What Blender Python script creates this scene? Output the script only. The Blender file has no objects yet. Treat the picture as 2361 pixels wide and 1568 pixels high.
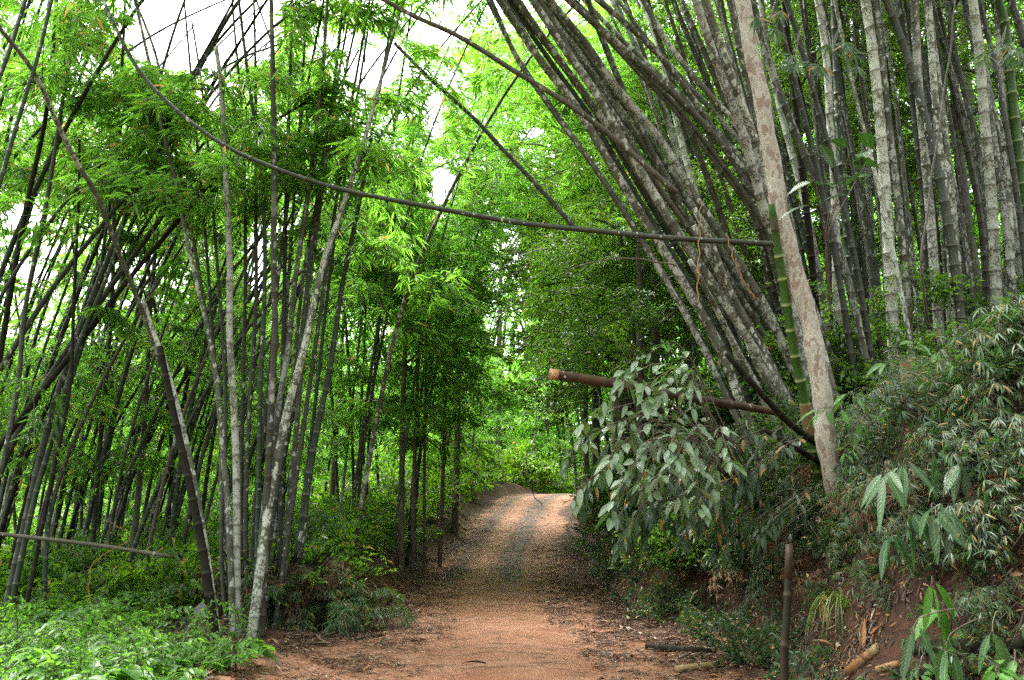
import bpy, math, random
import numpy as np
from mathutils import Vector, Matrix

# ------------------------------------------------------------------ camera, sky, sun
SC = bpy.context.scene
COL = SC.collection
EYE, PITCH, FPX = 1.6, math.radians(12.0), 1965.0      # FPX: focal length in a 2361 px wide frame
cam_d = bpy.data.cameras.new('camera'); cam = bpy.data.objects.new('camera', cam_d); COL.objects.link(cam)
cam.location = (0, 0, EYE); cam.rotation_euler = (math.pi/2 + PITCH, 0, 0)
cam_d.sensor_width = 36; cam_d.lens = FPX/2361*36; cam_d.clip_start = .1; cam_d.clip_end = 2000
SC.camera = cam
W = bpy.data.worlds.new('World'); SC.world = W; W.use_nodes = True
SUN_EL, SUN_AZ = math.radians(64), math.radians(-48)    # azimuth from +Y towards +X
nt = W.node_tree
sky = nt.nodes.new('ShaderNodeTexSky'); sky.sky_type = 'NISHITA'; sky.sun_disc = False
sky.sun_elevation = SUN_EL; sky.sun_rotation = SUN_AZ
sky.air_density = 1.0; sky.dust_density = 4.0; sky.ozone_density = 1.0
bg = nt.nodes['Background']; bg.inputs[1].default_value = 0.15
hsv = nt.nodes.new('ShaderNodeHueSaturation'); hsv.inputs['Saturation'].default_value = .15
nt.links.new(sky.outputs[0], hsv.inputs['Color']); nt.links.new(hsv.outputs[0], bg.inputs[0])
sd = bpy.data.lights.new('sun', 'SUN'); sun = bpy.data.objects.new('sun', sd); COL.objects.link(sun)
sd.energy = 1.5; sd.angle = math.radians(20); sd.color = (1, .96, .88)
dirv = Vector((math.sin(SUN_AZ)*math.cos(SUN_EL), math.cos(SUN_AZ)*math.cos(SUN_EL), math.sin(SUN_EL)))
sun.rotation_euler = dirv.to_track_quat('Z', 'Y').to_euler()
SC.view_settings.view_transform = 'Standard'; SC.view_settings.look = 'None'
SC.view_settings.exposure = 3.05; SC.view_settings.gamma = 1
SC.render.engine = 'CYCLES'
cy = SC.cycles
cy.max_bounces = 7; cy.diffuse_bounces = 4; cy.glossy_bounces = 2; cy.transmission_bounces = 5; cy.transparent_max_bounces = 4
cy.use_denoising = False
try: cy.sampling_pattern = 'BLUE_NOISE'
except Exception: pass
cy.caustics_reflective = False; cy.caustics_refractive = False
cy.use_adaptive_sampling = True; cy.adaptive_threshold = .01; cy.sample_clamp_indirect = 3; cy.pixel_filter_type = 'BLACKMAN_HARRIS'; cy.filter_width = 1.5

rng = np.random.default_rng(7); random.seed(7)
U = rng.uniform
CP, SP = math.cos(PITCH), math.sin(PITCH)

# ------------------------------------------------------------------ picture <-> place
def ray(px, py):
    dx, dy = (px-1180.5)/FPX, (784-py)/FPX
    return Vector((dx, CP - dy*SP, SP + dy*CP))
def at(px, py, Y):
    d = ray(px, py); t = Y/d.y
    return Vector((d.x*t, Y, EYE + d.z*t))
def project(p):
    """p (n,3) -> px, py in the 2361 wide frame"""
    p = np.asarray(p, float).reshape(-1, 3)
    z = p[:, 2]-EYE
    f = np.maximum(p[:, 1]*CP + z*SP, .05); u = -p[:, 1]*SP + z*CP
    return 1180.5 + FPX*p[:, 0]/f, 784 - FPX*u/f

# ------------------------------------------------------------------ terrain
_ry = [0, 9, 15, 22, 28, 35, 42, 48, 56, 80, 200]
_rx = [.3, .22, -.15, -.35, -.15, .45, 1.3, 2.9, 6.5, 22, 90]
_rz = [0, 0, 0, .08, .6, 1.65, 2.75, 3.15, 3.0, 2.0, 2.0]
def xc(y): return np.interp(y, _ry, _rx)
_yy = np.linspace(0, 200, 801)
_k = np.ones(25)/25
_zz = np.convolve(np.pad(np.interp(_yy, _ry, _rz), 12, mode='edge'), _k, 'valid')
def zr(y): return np.interp(y, _yy, _zz)
def ss(a, b, x):
    t = np.clip((x-a)/(b-a), 0, 1); return t*t*(3-2*t)
def bumps(x, y):
    return (.05*np.sin(2.1*x+1.3*y)*np.sin(1.7*y-.8*x+1) + .03*np.sin(4.7*x-3.1*y+2)*np.sin(5.3*y+1.1)
            + .015*np.sin(11*x+7*y)*np.sin(9*y-6*x))
def height(x, y):
    x = np.asarray(x, float); y = np.asarray(y, float)
    s = x - xc(y)
    z = zr(y)
    foot = 2.35 + .25*np.sin(y*.6) + .1*np.sin(y*1.9+1) + .5*ss(26, 14, y)
    near = ss(30, 12, y)
    bh = 1.3 + 1.5*near - .4*ss(38, 44, y)
    r = s-foot
    z = z + np.where(r > 0, bh*ss(-.05, 1.75, r) + (.42-.14*ss(16, 11, y))*np.maximum(r-1.2, 0), 0)
    l = -s-2.1-.3*np.sin(y*.5+1)
    berm = .5*ss(14, 19, y)*ss(60, 46, y)
    z = z + berm*ss(0, .9, l) + .12*ss(0, 2, l) - (.07*np.maximum(l-1.6, 0) + .20*np.maximum(l-1.6, 0)*ss(16, 34, y))*np.where(l > 14, 14/np.maximum(l, 1), 1)
    z = z + bumps(x, y)*np.clip(np.maximum(r, l)*1.2+.25, .12, 2.4)
    # wheel ruts on the lane
    z = z - .035*np.exp(-((np.abs(s)-.8)/.28)**2)*ss(2.3, 1.8, np.abs(s))
    return z
def H(x, y): return float(height(x, y))
def hit(px, py, y0=3.0, y1=90):
    """where the sight line through a pixel meets the ground"""
    d = ray(px, py); Y = y0
    while Y < y1:
        t = Y/d.y
        if EYE + d.z*t <= H(d.x*t, Y): break
        Y += .05
    t = Y/d.y
    return Vector((d.x*t, Y, H(d.x*t, Y)))

# ------------------------------------------------------------------ properties
def tag(o, label=None, cat=None, group=None, kind=None):
    if label: o['label'] = label
    if cat: o['category'] = cat
    if group: o['group'] = group
    if kind: o['kind'] = kind
    return o
def empty(name, loc=(0, 0, 0), rz=0):
    o = bpy.data.objects.new(name, None); COL.objects.link(o); o.location = loc; o.rotation_euler[2] = rz
    o.empty_display_size = .2
    return o
def copy_tree(o, loc=None, rot=None, scale=None):
    r = o.copy(); COL.objects.link(r)
    if loc is not None: r.location = loc
    if rot is not None: r.rotation_euler = rot
    if scale is not None: r.scale = (scale,)*3 if not hasattr(scale, '__len__') else scale
    for ch in o.children:
        c = ch.copy(); COL.objects.link(c); c.parent = r
        for g in ch.children:
            d = g.copy(); COL.objects.link(d); d.parent = c
    return r

# ------------------------------------------------------------------ mesh collector
class MB:
    def __init__(s): s.v, s.f, s.c, s.n = [], [], [], 0
    def add(s, v, faces, col):
        """v (n,3); faces list of index arrays (m,k); col (n,) or (n,3)"""
        v = np.asarray(v, np.float32).reshape(-1, 3)
        col = np.asarray(col, np.float32)
        if col.ndim == 0: col = np.full(len(v), col, np.float32)
        if col.ndim == 1: col = np.stack([col, np.zeros_like(col), np.zeros_like(col)], 1)
        s.v.append(v); s.c.append(col)
        for f in faces: s.f.append(np.asarray(f, np.int32)+s.n)
        s.n += len(v)
    def build(s, name, mat, parent=None, smooth=True, origin=None):
        v = np.concatenate(s.v); c = np.concatenate(s.c)
        if origin is not None: v = v - np.asarray(origin, np.float32)
        me = bpy.data.meshes.new(name)
        me.vertices.add(len(v)); me.vertices.foreach_set('co', v.ravel())
        loops = np.concatenate([f.ravel() for f in s.f])
        sizes = np.concatenate([np.full(len(f), f.shape[1], np.int32) for f in s.f])
        starts = np.concatenate([[0], np.cumsum(sizes)[:-1]]).astype(np.int32)
        me.loops.add(len(loops)); me.loops.foreach_set('vertex_index', loops)
        me.polygons.add(len(sizes)); me.polygons.foreach_set('loop_start', starts)
        me.polygons.foreach_set('loop_total', sizes)
        me.update(calc_edges=True)
        if smooth: me.polygons.foreach_set('use_smooth', np.ones(len(sizes), bool))
        a = me.color_attributes.new('var', 'FLOAT_COLOR', 'POINT')
        cc = np.ones((len(v), 4), np.float32); cc[:, :3] = c
        a.data.foreach_set('color', cc.ravel())
        for m in (mat if isinstance(mat, (list, tuple)) else [mat]): me.materials.append(m)
        o = bpy.data.objects.new(name, me); COL.objects.link(o)
        if origin is not None and parent is None: o.location = origin
        if parent: o.parent = parent
        return o

def unit(a): return a/np.maximum(np.linalg.norm(a, axis=-1, keepdims=True), 1e-9)

def frames(pts):
    t = unit(np.gradient(pts, axis=0))
    n = np.zeros_like(t); up = np.array([0, 0, 1.]) if abs(t[0, 2]) < .9 else np.array([1., 0, 0])
    n0 = unit(np.cross(t[0], up)); 
    for i in range(len(t)):
        n0 = unit(n0 - t[i]*np.dot(n0, t[i])); n[i] = n0
    return t, n, np.cross(t, n)

def spline(ctrl, n):
    """Catmull-Rom through control points"""
    c = np.asarray(ctrl, float)
    if len(c) == 2: return c[0]+(c[1]-c[0])*np.linspace(0, 1, n)[:, None]
    c = np.vstack([2*c[0]-c[1], c, 2*c[-1]-c[-2]])
    m = len(c)-3
    u = np.linspace(0, m, n); i = np.minimum(u.astype(int), m-1); t = (u-i)[:, None]
    a, b, cc, d = c[i], c[i+1], c[i+2], c[i+3]
    return .5*(2*b + (cc-a)*t + (2*a-5*b+4*cc-d)*t*t + (3*b-a-3*cc+d)*t**3)

def tube(mb, pts, rad, sides=8, col=0., cap=True, col1=None):
    pts = np.asarray(pts, float); n = len(pts)
    rad = np.broadcast_to(np.asarray(rad, float), (n,))
    t, a, b = frames(pts)
    th = np.linspace(0, 2*math.pi, sides, endpoint=False)
    v = pts[:, None] + rad[:, None, None]*(np.cos(th)[None, :, None]*a[:, None] + np.sin(th)[None, :, None]*b[:, None])
    v = v.reshape(-1, 3)
    i = np.arange(n-1)[:, None]*sides; j = np.arange(sides)[None]; k = (j+1) % sides
    f = np.stack([i+j, i+k, i+sides+k, i+sides+j], -1).reshape(-1, 4)
    fs = [f]
    if cap: fs += [np.arange(sides)[::-1][None], (np.arange(sides)+(n-1)*sides)[None]]
    c = np.repeat(np.broadcast_to(np.asarray(col, float), (n,)), sides)
    cv = np.stack([c, np.repeat(np.linspace(0, 1, n), sides), np.zeros_like(c)], 1)
    mb.add(v, fs, cv)

def culm_mesh(mb, ctrl, r0, r1, inter=.34, sides=10, sheath=0.):
    """bamboo culm: swollen nodes, var.r = node mark, var.g = share of the length, var.b = internode number"""
    P = spline(ctrl, 240)
    seg = np.linalg.norm(np.diff(P, axis=0), axis=1); L = np.concatenate([[0], np.cumsum(seg)]); tot = L[-1]
    s, marks, ids = [], [], []
    x = U(.05, inter); k = 0
    s.append(0); marks.append((1, 0)); ids.append(0)
    while x < tot-.08:
        iv = inter*(.75+.5*min(1, x/4))*U(.85, 1.15)*(1 if x < tot*.7 else .9)
        for d, m, e in ((-.022, .0, 0), (-.008, .25, .10), (0, 1, .17), (.010, .9, .06), (.045, .0, 0)):
            s.append(x+d); marks.append((1+e, m)); ids.append(k/7 % 1 if d < 0 else (k+1)/7 % 1)
        for q in (.5,):
            s.append(x+iv*q); marks.append((.985, 0)); ids.append((k+1)/7 % 1)
        x += iv; k += 1
    s.append(tot); marks.append((1, 0)); ids.append(0)
    s = np.array(s); o = np.argsort(s); s = s[o]; mk = np.array(marks)[o]; ids = np.array(ids)[o]
    pts = np.stack([np.interp(s, L, P[:, i]) for i in range(3)], 1)
    tt = s/tot
    rad = (r0 + (r1-r0)*tt**1.25)*mk[:, 0]
    t, a, b = frames(pts)
    th = np.linspace(0, 2*math.pi, sides, endpoint=False)
    v = (pts[:, None] + rad[:, None, None]*(np.cos(th)[None, :, None]*a[:, None] + np.sin(th)[None, :, None]*b[:, None])).reshape(-1, 3)
    n = len(pts)
    i = np.arange(n-1)[:, None]*sides; j = np.arange(sides)[None]; kk = (j+1) % sides
    f = np.stack([i+j, i+kk, i+sides+kk, i+sides+j], -1).reshape(-1, 4)
    cv = np.stack([np.repeat(mk[:, 1], sides), np.repeat(tt, sides), np.repeat(ids, sides)], 1)
    mb.add(v, [f, np.arange(sides)[::-1][None], (np.arange(sides)+(n-1)*sides)[None]], cv)
    return P, L

# ------------------------------------------------------------------ leaves
def leaves(mb, base, d, n, L, Wd, var, detail=0, droop=.25, fold=.25):
    """base,d,n (m,3); L,Wd,var (m,)"""
    m = len(base)
    if not m: return
    d = unit(d); n = unit(n - d*np.sum(n*d, 1, keepdims=True)); s = np.cross(d, n)
    L = np.broadcast_to(L, (m,))[:, None]; Wd = np.broadcast_to(Wd, (m,))[:, None]; var = np.broadcast_to(var, (m,))
    dn = np.array([0, 0, -1.])
    if detail == 0:
        mid = base + d*L*.42
        v = np.stack([base, mid + s*Wd*.5 + n*Wd*fold, base + d*L + dn*L*droop*.5, mid - s*Wd*.5 + n*Wd*fold], 1)
        o = np.arange(m)[:, None]*4
        f = np.concatenate([o+np.array([[0, 1, 2]]), o+np.array([[0, 2, 3]])])
        mb.add(v.reshape(-1, 3), [f], np.repeat(var, 4)); return
    us = [.18, .42, .68, .87] if detail == 1 else [.08, .2, .34, .5, .66, .8, .92]
    ws = [.72, 1., .78, .38] if detail == 1 else [.5, .8, .97, 1., .85, .58, .26]
    rows = []
    cols = []
    for u, w in zip(us, ws):
        mid = base + d*L*u + dn*L*droop*u*u
        hw = Wd*.5*w
        wav = 0 if detail == 1 else (np.sin(u*29)*.05)
        rows += [mid + s*hw + n*hw*(fold*2+wav), mid, mid - s*hw + n*hw*(fold*2+wav)]
        cols += [0, 1, 0]
    k = len(us)
    v = np.stack([base] + rows + [base + d*L + dn*L*droop], 1)
    per = 3*k+2; o = np.arange(m)[:, None]*per
    tris = [(0, 2, 1), (0, 3, 2), (3*k-2, 3*k-1, 3*k+1), (3*k-1, 3*k, 3*k+1)]
    quads = []
    for i in range(k-1):
        b = 1+3*i
        quads += [(b, b+1, b+4, b+3), (b+1, b+2, b+5, b+4)]
    T = np.concatenate([o+np.array([t]) for t in tris]); Q = np.concatenate([o+np.array([q]) for q in quads])
    cc = np.stack([np.repeat(var, per), np.tile(np.array([1.]+cols+[1.]), m), np.tile(np.array([0.]+list(np.repeat(us, 3))+[1.]), m)], 1)
    mb.add(v.reshape(-1, 3), [T, Q], cc)

def rand_unit(m):
    a = rng.normal(size=(m, 3)); return unit(a)

# templates: arrays of leaf bases, directions, normals, relative lengths, and twig lines
def bamboo_branch_template(seed, n_twigs=9, length=1.9):
    r = np.random.default_rng(seed)
    B, D, N, LL, tw = [], [], [], [], []
    main = spline([(0, 0, 0), (length*.35, r.uniform(-.1, .1), length*.16), (length*.7, r.uniform(-.2, .2), length*.1), (length, r.uniform(-.25, .25), -length*.22)], 12)
    tw.append((main, .007))
    for k in range(n_twigs):
        u = .18 + .82*(k+r.uniform(0, .8))/n_twigs; u = min(u, 1)
        p = np.array([np.interp(u, np.linspace(0, 1, 12), main[:, i]) for i in range(3)])
        for side in (-1, 1):
            if r.uniform() < .12: continue
            ang = side*r.uniform(.3, 1.3)
            l = r.uniform(.25, .62)*(1.15-.5*u)
            e = p + np.array([math.cos(ang)*l, math.sin(ang)*l, r.uniform(-.35, .12)*l])
            mid = (p+e)/2 + np.array([0, 0, .08*l])
            q = spline([p, mid, e], 5); tw.append((q, .003))
            for uu in (.45, .72, 1.):
                c = np.array([np.interp(uu, np.linspace(0, 1, 5), q[:, i]) for i in range(3)])
                c = c + r.normal(size=3)*.05
                m = r.integers(5, 9)
                th = math.atan2(e[1]-p[1], e[0]-p[0]) + r.uniform(-.6, .6)
                a = th + np.linspace(-1.25, 1.25, m) + r.normal(size=m)*.18
                dz = r.uniform(-1.0, -.25) + r.normal(size=m)*.25
                d = unit(np.stack([np.cos(a), np.sin(a), dz], 1))
                B.append(c + d*.03); D.append(d)
                N.append(unit(np.array([0, 0, 1.]) + r.normal(size=(m, 3))*.45)); LL.append(r.uniform(.6, 1.15, m))
    return np.concatenate(B), np.concatenate(D), np.concatenate(N), np.concatenate(LL), tw
BT = [bamboo_branch_template(50+i) for i in range(7)]
def broad_branch_template(seed, n=26, length=1.3):
    r = np.random.default_rng(seed)
    B, D, N, LL, tw = [], [], [], [], []
    main = spline([(0, 0, 0), (length*.4, 0, length*.12), (length, r.uniform(-.2, .2), 0)], 8); tw.append((main, .008))
    for k in range(n):
        u = .15+.85*r.uniform()
        p = np.array([np.interp(u, np.linspace(0, 1, 8), main[:, i]) for i in range(3)])
        e = p + unit(r.normal(size=3)*np.array([1, 1, .55]))*r.uniform(.12, .5)
        tw.append((np.array([p, e]), .003))
        m = 6
        c = p + (e-p)*r.uniform(.3, 1.05, m)[:, None] + r.normal(size=(m, 3))*.04
        a = r.uniform(0, 6.28, m)
        d = unit(np.stack([np.cos(a), np.sin(a), r.uniform(-.8, .15, m)], 1))
        B.append(c); D.append(d); N.append(unit(np.array([0, 0, 1.]) + r.normal(size=(m, 3))*.5)); LL.append(r.uniform(.55, 1.15, m))
    return np.concatenate(B), np.concatenate(D), np.concatenate(N), np.concatenate(LL), tw
TT = [broad_branch_template(80+i) for i in range(5)]

def put_branch(mb, T, pos, az, tilt, roll, sc, leafL, leafW, detail=0, twigs=True, keep=1., droop=.3, leaf_abs=True, var0=None, gp=0.):
    B, D, N, LL, tw = T
    R = np.array((Matrix.Rotation(az, 3, 'Z') @ Matrix.Rotation(-tilt, 3, 'Y') @ Matrix.Rotation(roll, 3, 'X')))
    pos = np.asarray(pos, float)
    if keep < 1:
        k = rng.random(len(B)) < keep; B, D, N, LL = B[k], D[k], N[k], LL[k]
    b = (B*sc)@R.T + pos
    if gp:
        k = gap(b) < gp
        b, D, N, LL = b[k], D[k], N[k], LL[k]
        if not len(b): return
    base_v = U(0, 1) if var0 is None else var0
    var = np.clip(base_v*.62 + rng.random(len(b))*.38, 0, 1)
    leaves(mb, b, D@R.T, N@R.T, LL*leafL, LL*leafW, var, detail, droop)
    if twigs:
        for q, r in (tw if twigs == 1 else tw[:1]):
            tube(mb, (q*sc)@R.T+pos, r*max(.7, sc), 3, -1., cap=False)

# ------------------------------------------------------------------ gaps where the sky shows through the canopy
GAPS = [(440, 60, 165, 105, 1.), (590, 50, 62, 95, 1.), (395, 120, 70, 60, .8), (500, 150, 60, 50, .8), (862, 152, 70, 40, 1.), (900, 120, 36, 42, 1.), (1020, 425, 30, 46, 1.), (1003, 255, 24, 60, .85),
        (592, 600, 24, 105, .97), (485, 222, 30, 34, .95), (665, 520, 62, 48, .72), (140, 650, 300, 150, .62), (300, 620, 90, 55, .8), (215, 560, 60, 30, .8), (90, 490, 90, 30, .75), (330, 700, 60, 30, .8), (60, 620, 90, 30, .8), (200, 760, 120, 35, .75), (60, 700, 60, 25, .8), (25, 500, 40, 30, .7),
        (835, 800, 75, 75, .6), (1165, 700, 50, 150, .72), (1180, 600, 40, 80, .7), (1140, 500, 30, 30, .55), (1245, 345, 60, 60, .5), (1110, 380, 30, 25, .5),
        (1165, 790, 45, 70, .6), (1240, 560, 40, 40, .4), (820, 250, 40, 60, .5), (700, 300, 50, 60, .3)]
def gap(p):
    px, py = project(p)
    g = np.zeros(len(px))
    for cx, cy_, rx, ry, s in GAPS:
        q = ((px-cx)/rx)**2 + ((py-cy_)/ry)**2
        g = np.maximum(g, s*np.clip(1.6-q*.8, 0, 1))
    return g

# ------------------------------------------------------------------ materials
def new_mat(name):
    m = bpy.data.materials.new(name); m.use_nodes = True
    t = m.node_tree; t.nodes.clear()
    out = t.nodes.new('ShaderNodeOutputMaterial')
    return m, t, out
def N_(t, typ, **kw):
    n = t.nodes.new(typ)
    for k, v in kw.items():
        if k.startswith('i_'): n.inputs[k[2:].replace('_', ' ')].default_value = v
        else: setattr(n, k, v)
    return n
def ramp(t, fac, stops, interp='LINEAR'):
    n = t.nodes.new('ShaderNodeValToRGB'); n.color_ramp.interpolation = interp
    e = n.color_ramp.elements
    while len(e) < len(stops): e.new(.5)
    for el, (p, c) in zip(e, stops): el.position = p; el.color = (*c, 1) if len(c) == 3 else c
    t.links.new(fac, n.inputs[0]); return n.outputs[0]
def mix(t, fac, a, b, typ='MIX'):
    n = t.nodes.new('ShaderNodeMix'); n.data_type = 'RGBA'; n.blend_type = typ
    for s, v in ((n.inputs[0], fac), (n.inputs[6], a), (n.inputs[7], b)):
        if hasattr(v, 'is_linked') or hasattr(v, 'node'): t.links.new(v, s)
        elif isinstance(v, tuple): s.default_value = (*v, 1) if len(v) == 3 else v
        else: s.default_value = v
    return n.outputs[2]
def mth(t, op, a, b=0., c=None):
    n = t.nodes.new('ShaderNodeMath'); n.operation = op
    for s, v in zip(n.inputs, (a, b, c)):
        if v is None: continue
        if hasattr(v, 'node'): t.links.new(v, s)
        else: s.default_value = v
    return n.outputs[0]
def noise(t, vec, scale, detail=3., rough=.55, out=0):
    n = N_(t, 'ShaderNodeTexNoise'); n.inputs['Scale'].default_value = scale; n.inputs['Detail'].default_value = detail
    n.inputs['Roughness'].default_value = rough
    if vec is not None: t.links.new(vec, n.inputs['Vector'])
    return n.outputs[out]
def attr(t):
    a = N_(t, 'ShaderNodeAttribute'); a.attribute_name = 'var'
    s = N_(t, 'ShaderNodeSeparateColor'); t.links.new(a.outputs['Color'], s.inputs[0])
    return s.outputs

def leaf_mat(name, dark, light, trans_d, trans_l, transl=.5, rough=.4, spec=.45, twig=(.09, .1, .05), dead=.0, vein=False):
    m, t, out = new_mat(name)
    R, G, B = attr(t)[:3]
    oi = N_(t, 'ShaderNodeObjectInfo')
    f = mth(t, 'MULTIPLY_ADD', oi.outputs['Random'], .35, mth(t, 'MULTIPLY', R, .75))
    c = ramp(t, f, [(0, dark), (1, light)]); tc = ramp(t, f, [(0, trans_d), (1, trans_l)])
    if dead > 0:
        k = mth(t, 'FRACT', mth(t, 'MULTIPLY', R, 57.3))
        k = mth(t, 'LESS_THAN', k, dead)
        c = mix(t, k, c, (.32, .2, .07)); tc = mix(t, k, tc, (.5, .32, .08))
    if vein:
        w = N_(t, 'ShaderNodeMath', operation='SINE'); t.links.new(mth(t, 'MULTIPLY', mth(t, 'ADD', B, mth(t, 'MULTIPLY', mth(t, 'ABSOLUTE', mth(t, 'SUBTRACT', G, 1.)), -.12)), 75.), w.inputs[0])
        ve = mth(t, 'MAXIMUM', mth(t, 'MULTIPLY', mth(t, 'GREATER_THAN', w.outputs[0], .8), .16), mth(t, 'MULTIPLY', mth(t, 'GREATER_THAN', G, .86), .4))
        c = mix(t, ve, c, (.22, .34, .12))
    tg = mth(t, 'LESS_THAN', R, -.5)
    c = mix(t, tg, c, twig); tc = mix(t, tg, tc, (0, 0, 0))
    p = N_(t, 'ShaderNodeBsdfPrincipled'); p.inputs['Roughness'].default_value = rough
    p.inputs['Specular IOR Level'].default_value = spec
    t.links.new(c, p.inputs['Base Color'])
    if vein:
        bp = N_(t, 'ShaderNodeBump'); bp.inputs['Strength'].default_value = .25; bp.inputs['Distance'].default_value = .004
        t.links.new(w.outputs[0], bp.inputs['Height']); t.links.new(bp.outputs[0], p.inputs['Normal'])
    tr = N_(t, 'ShaderNodeBsdfTranslucent'); t.links.new(tc, tr.inputs[0])
    ms = N_(t, 'ShaderNodeMixShader'); ms.inputs[0].default_value = transl
    t.links.new(p.outputs[0], ms.inputs[1]); t.links.new(tr.outputs[0], ms.inputs[2]); t.links.new(ms.outputs[0], out.inputs[0])
    return m

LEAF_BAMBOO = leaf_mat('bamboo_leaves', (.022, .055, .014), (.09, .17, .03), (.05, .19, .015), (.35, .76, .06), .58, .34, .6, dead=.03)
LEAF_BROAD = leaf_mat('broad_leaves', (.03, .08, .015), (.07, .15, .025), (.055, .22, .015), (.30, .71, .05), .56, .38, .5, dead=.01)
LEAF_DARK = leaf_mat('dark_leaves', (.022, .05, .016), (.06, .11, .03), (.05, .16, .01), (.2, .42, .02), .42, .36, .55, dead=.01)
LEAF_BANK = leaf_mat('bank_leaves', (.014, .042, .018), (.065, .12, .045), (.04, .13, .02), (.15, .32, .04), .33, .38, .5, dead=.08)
LEAF_BIG = leaf_mat('large_leaves', (.05, .10, .045), (.22, .30, .17), (.06, .2, .02), (.22, .45, .05), .22, .24, .9, vein=True)
LEAF_RIB = leaf_mat('ribbed_leaves', (.025, .065, .03), (.075, .145, .065), (.05, .18, .02), (.16, .38, .05), .25, .3, .5, vein=True)
LEAF_HERB = leaf_mat('herb_leaves', (.025, .085, .014), (.10, .23, .035), (.07, .26, .015), (.30, .62, .04), .45, .42, .4)
DEAD_DARK = leaf_mat('dead_dark_leaves', (.03, .018, .01), (.12, .07, .035), (.03, .015, .006), (.1, .05, .02), .2, .6, .3)
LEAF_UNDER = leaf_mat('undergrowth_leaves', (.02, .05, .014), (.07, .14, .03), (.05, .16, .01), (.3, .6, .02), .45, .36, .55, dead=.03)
LEAF_DRY = leaf_mat('dry_leaves', (.07, .038, .018), (.24, .15, .08), (.06, .03, .015), (.2, .12, .05), .25, .6, .3)

def culm_mat(name, base_a, base_b, lichen=.5, lich_col=(.52, .53, .49), node_dark=(.05, .045, .03), scale=1., band=0., moss=0., spec=.3):
    m, t, out = new_mat(name)
    a = attr(t); R, G, B = a[0], a[1], a[2]
    tc = N_(t, 'ShaderNodeTexCoord'); v = tc.outputs['Object']
    oi = N_(t, 'ShaderNodeObjectInfo')
    off = N_(t, 'ShaderNodeVectorMath', operation='MULTIPLY_ADD')
    t.links.new(v, off.inputs[0]); off.inputs[1].default_value = (1, 1, .62)
    cmb = N_(t, 'ShaderNodeCombineXYZ'); r10 = mth(t, 'MULTIPLY', oi.outputs['Random'], 40.)
    for i in range(3): t.links.new(r10, cmb.inputs[i])
    t.links.new(cmb.outputs[0], off.inputs[2]); v = off.outputs[0]
    n1 = noise(t, v, 3.*scale, 4); n2 = noise(t, v, 22*scale, 5, .65)
    c = mix(t, ramp(t, n1, [(.3, (0, 0, 0)), (.7, (1, 1, 1))]), base_a, base_b)
    c = mix(t, mth(t, 'MULTIPLY', n2, .55), c, (.03, .03, .02))
    # lengthwise internode tone
    if band > 0:
        c = mix(t, mth(t, 'MULTIPLY', ramp(t, B, [(0, (0, 0, 0)), (.45, (1, 1, 1)), (.6, (0, 0, 0)), (.9, (.8, .8, .8))], 'CONSTANT'), band), c, (.2, .19, .17))
    if moss > 0:
        c = mix(t, mth(t, 'MULTIPLY', ramp(t, noise(t, v, 1.6, 3), [(.5, (0, 0, 0)), (.62, (1, 1, 1))]), moss), c, (.10, .12, .05))
    if lichen > 0:
        vo = N_(t, 'ShaderNodeTexVoronoi'); vo.inputs['Scale'].default_value = 13*scale; vo.inputs['Randomness'].default_value = 1
        wv = N_(t, 'ShaderNodeVectorMath', operation='MULTIPLY_ADD')
        nz = N_(t, 'ShaderNodeTexNoise'); nz.inputs['Scale'].default_value = 18; t.links.new(v, nz.inputs['Vector'])
        t.links.new(nz.outputs['Color'], wv.inputs[0]); wv.inputs[1].default_value = (.09,)*3; t.links.new(v, wv.inputs[2])
        t.links.new(wv.outputs[0], vo.inputs['Vector'])
        sz = N_(t, 'ShaderNodeSeparateColor'); t.links.new(vo.outputs['Color'], sz.inputs[0])
        dens = ramp(t, noise(t, v, 1.1, 3, .6), [(.5-.28*lichen-.06, (0, 0, 0)), (.72-.2*lichen, (1, 1, 1))])
        rad = mth(t, 'MULTIPLY', mth(t, 'MULTIPLY', sz.outputs[0], mth(t, 'ADD', dens, .25)), .42+.35*lichen)
        sp = mth(t, 'GREATER_THAN', rad, vo.outputs['Distance'])
        fine = mth(t, 'GREATER_THAN', mth(t, 'MULTIPLY', noise(t, v, 42*scale, 4, .7), mth(t, 'ADD', dens, .55)), .93-.2*lichen)
        lf = mth(t, 'MAXIMUM', sp, fine)
        lc = mix(t, noise(t, v, 30, 3), tuple(x*.55 for x in lich_col), lich_col)
        c = mix(t, mth(t, 'MULTIPLY', lf, .92), c, lc)
    c = mix(t, mth(t, 'MULTIPLY', R, .75), c, node_dark)
    c = mix(t, 1., c, (.98, 1.0, .93), 'MULTIPLY')
    hs = N_(t, 'ShaderNodeHueSaturation'); t.links.new(c, hs.inputs['Color'])
    t.links.new(mth(t, 'MULTIPLY_ADD', oi.outputs['Random'], .42, .62), hs.inputs['Value']); c = hs.outputs[0]
    p = N_(t, 'ShaderNodeBsdfPrincipled'); t.links.new(c, p.inputs['Base Color']); p.inputs['Roughness'].default_value = .55
    p.inputs['Specular IOR Level'].default_value = spec
    bp = N_(t, 'ShaderNodeBump'); bp.inputs['Strength'].default_value = .35; bp.inputs['Distance'].default_value = .01
    t.links.new(n2, bp.inputs['Height']); t.links.new(bp.outputs[0], p.inputs['Normal'])
    t.links.new(p.outputs[0], out.inputs[0]); return m
C_LICH = culm_mat('lichen_culm', (.10, .105, .075), (.18, .18, .14), .78, (.66, .67, .63))
C_GREY = culm_mat('grey_culm', (.066, .070, .052), (.125, .128, .10), .55)
C_WHITE = culm_mat('white_lichen_culm', (.14, .14, .10), (.24, .235, .19), 1.0, (.68, .69, .65))
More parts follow.
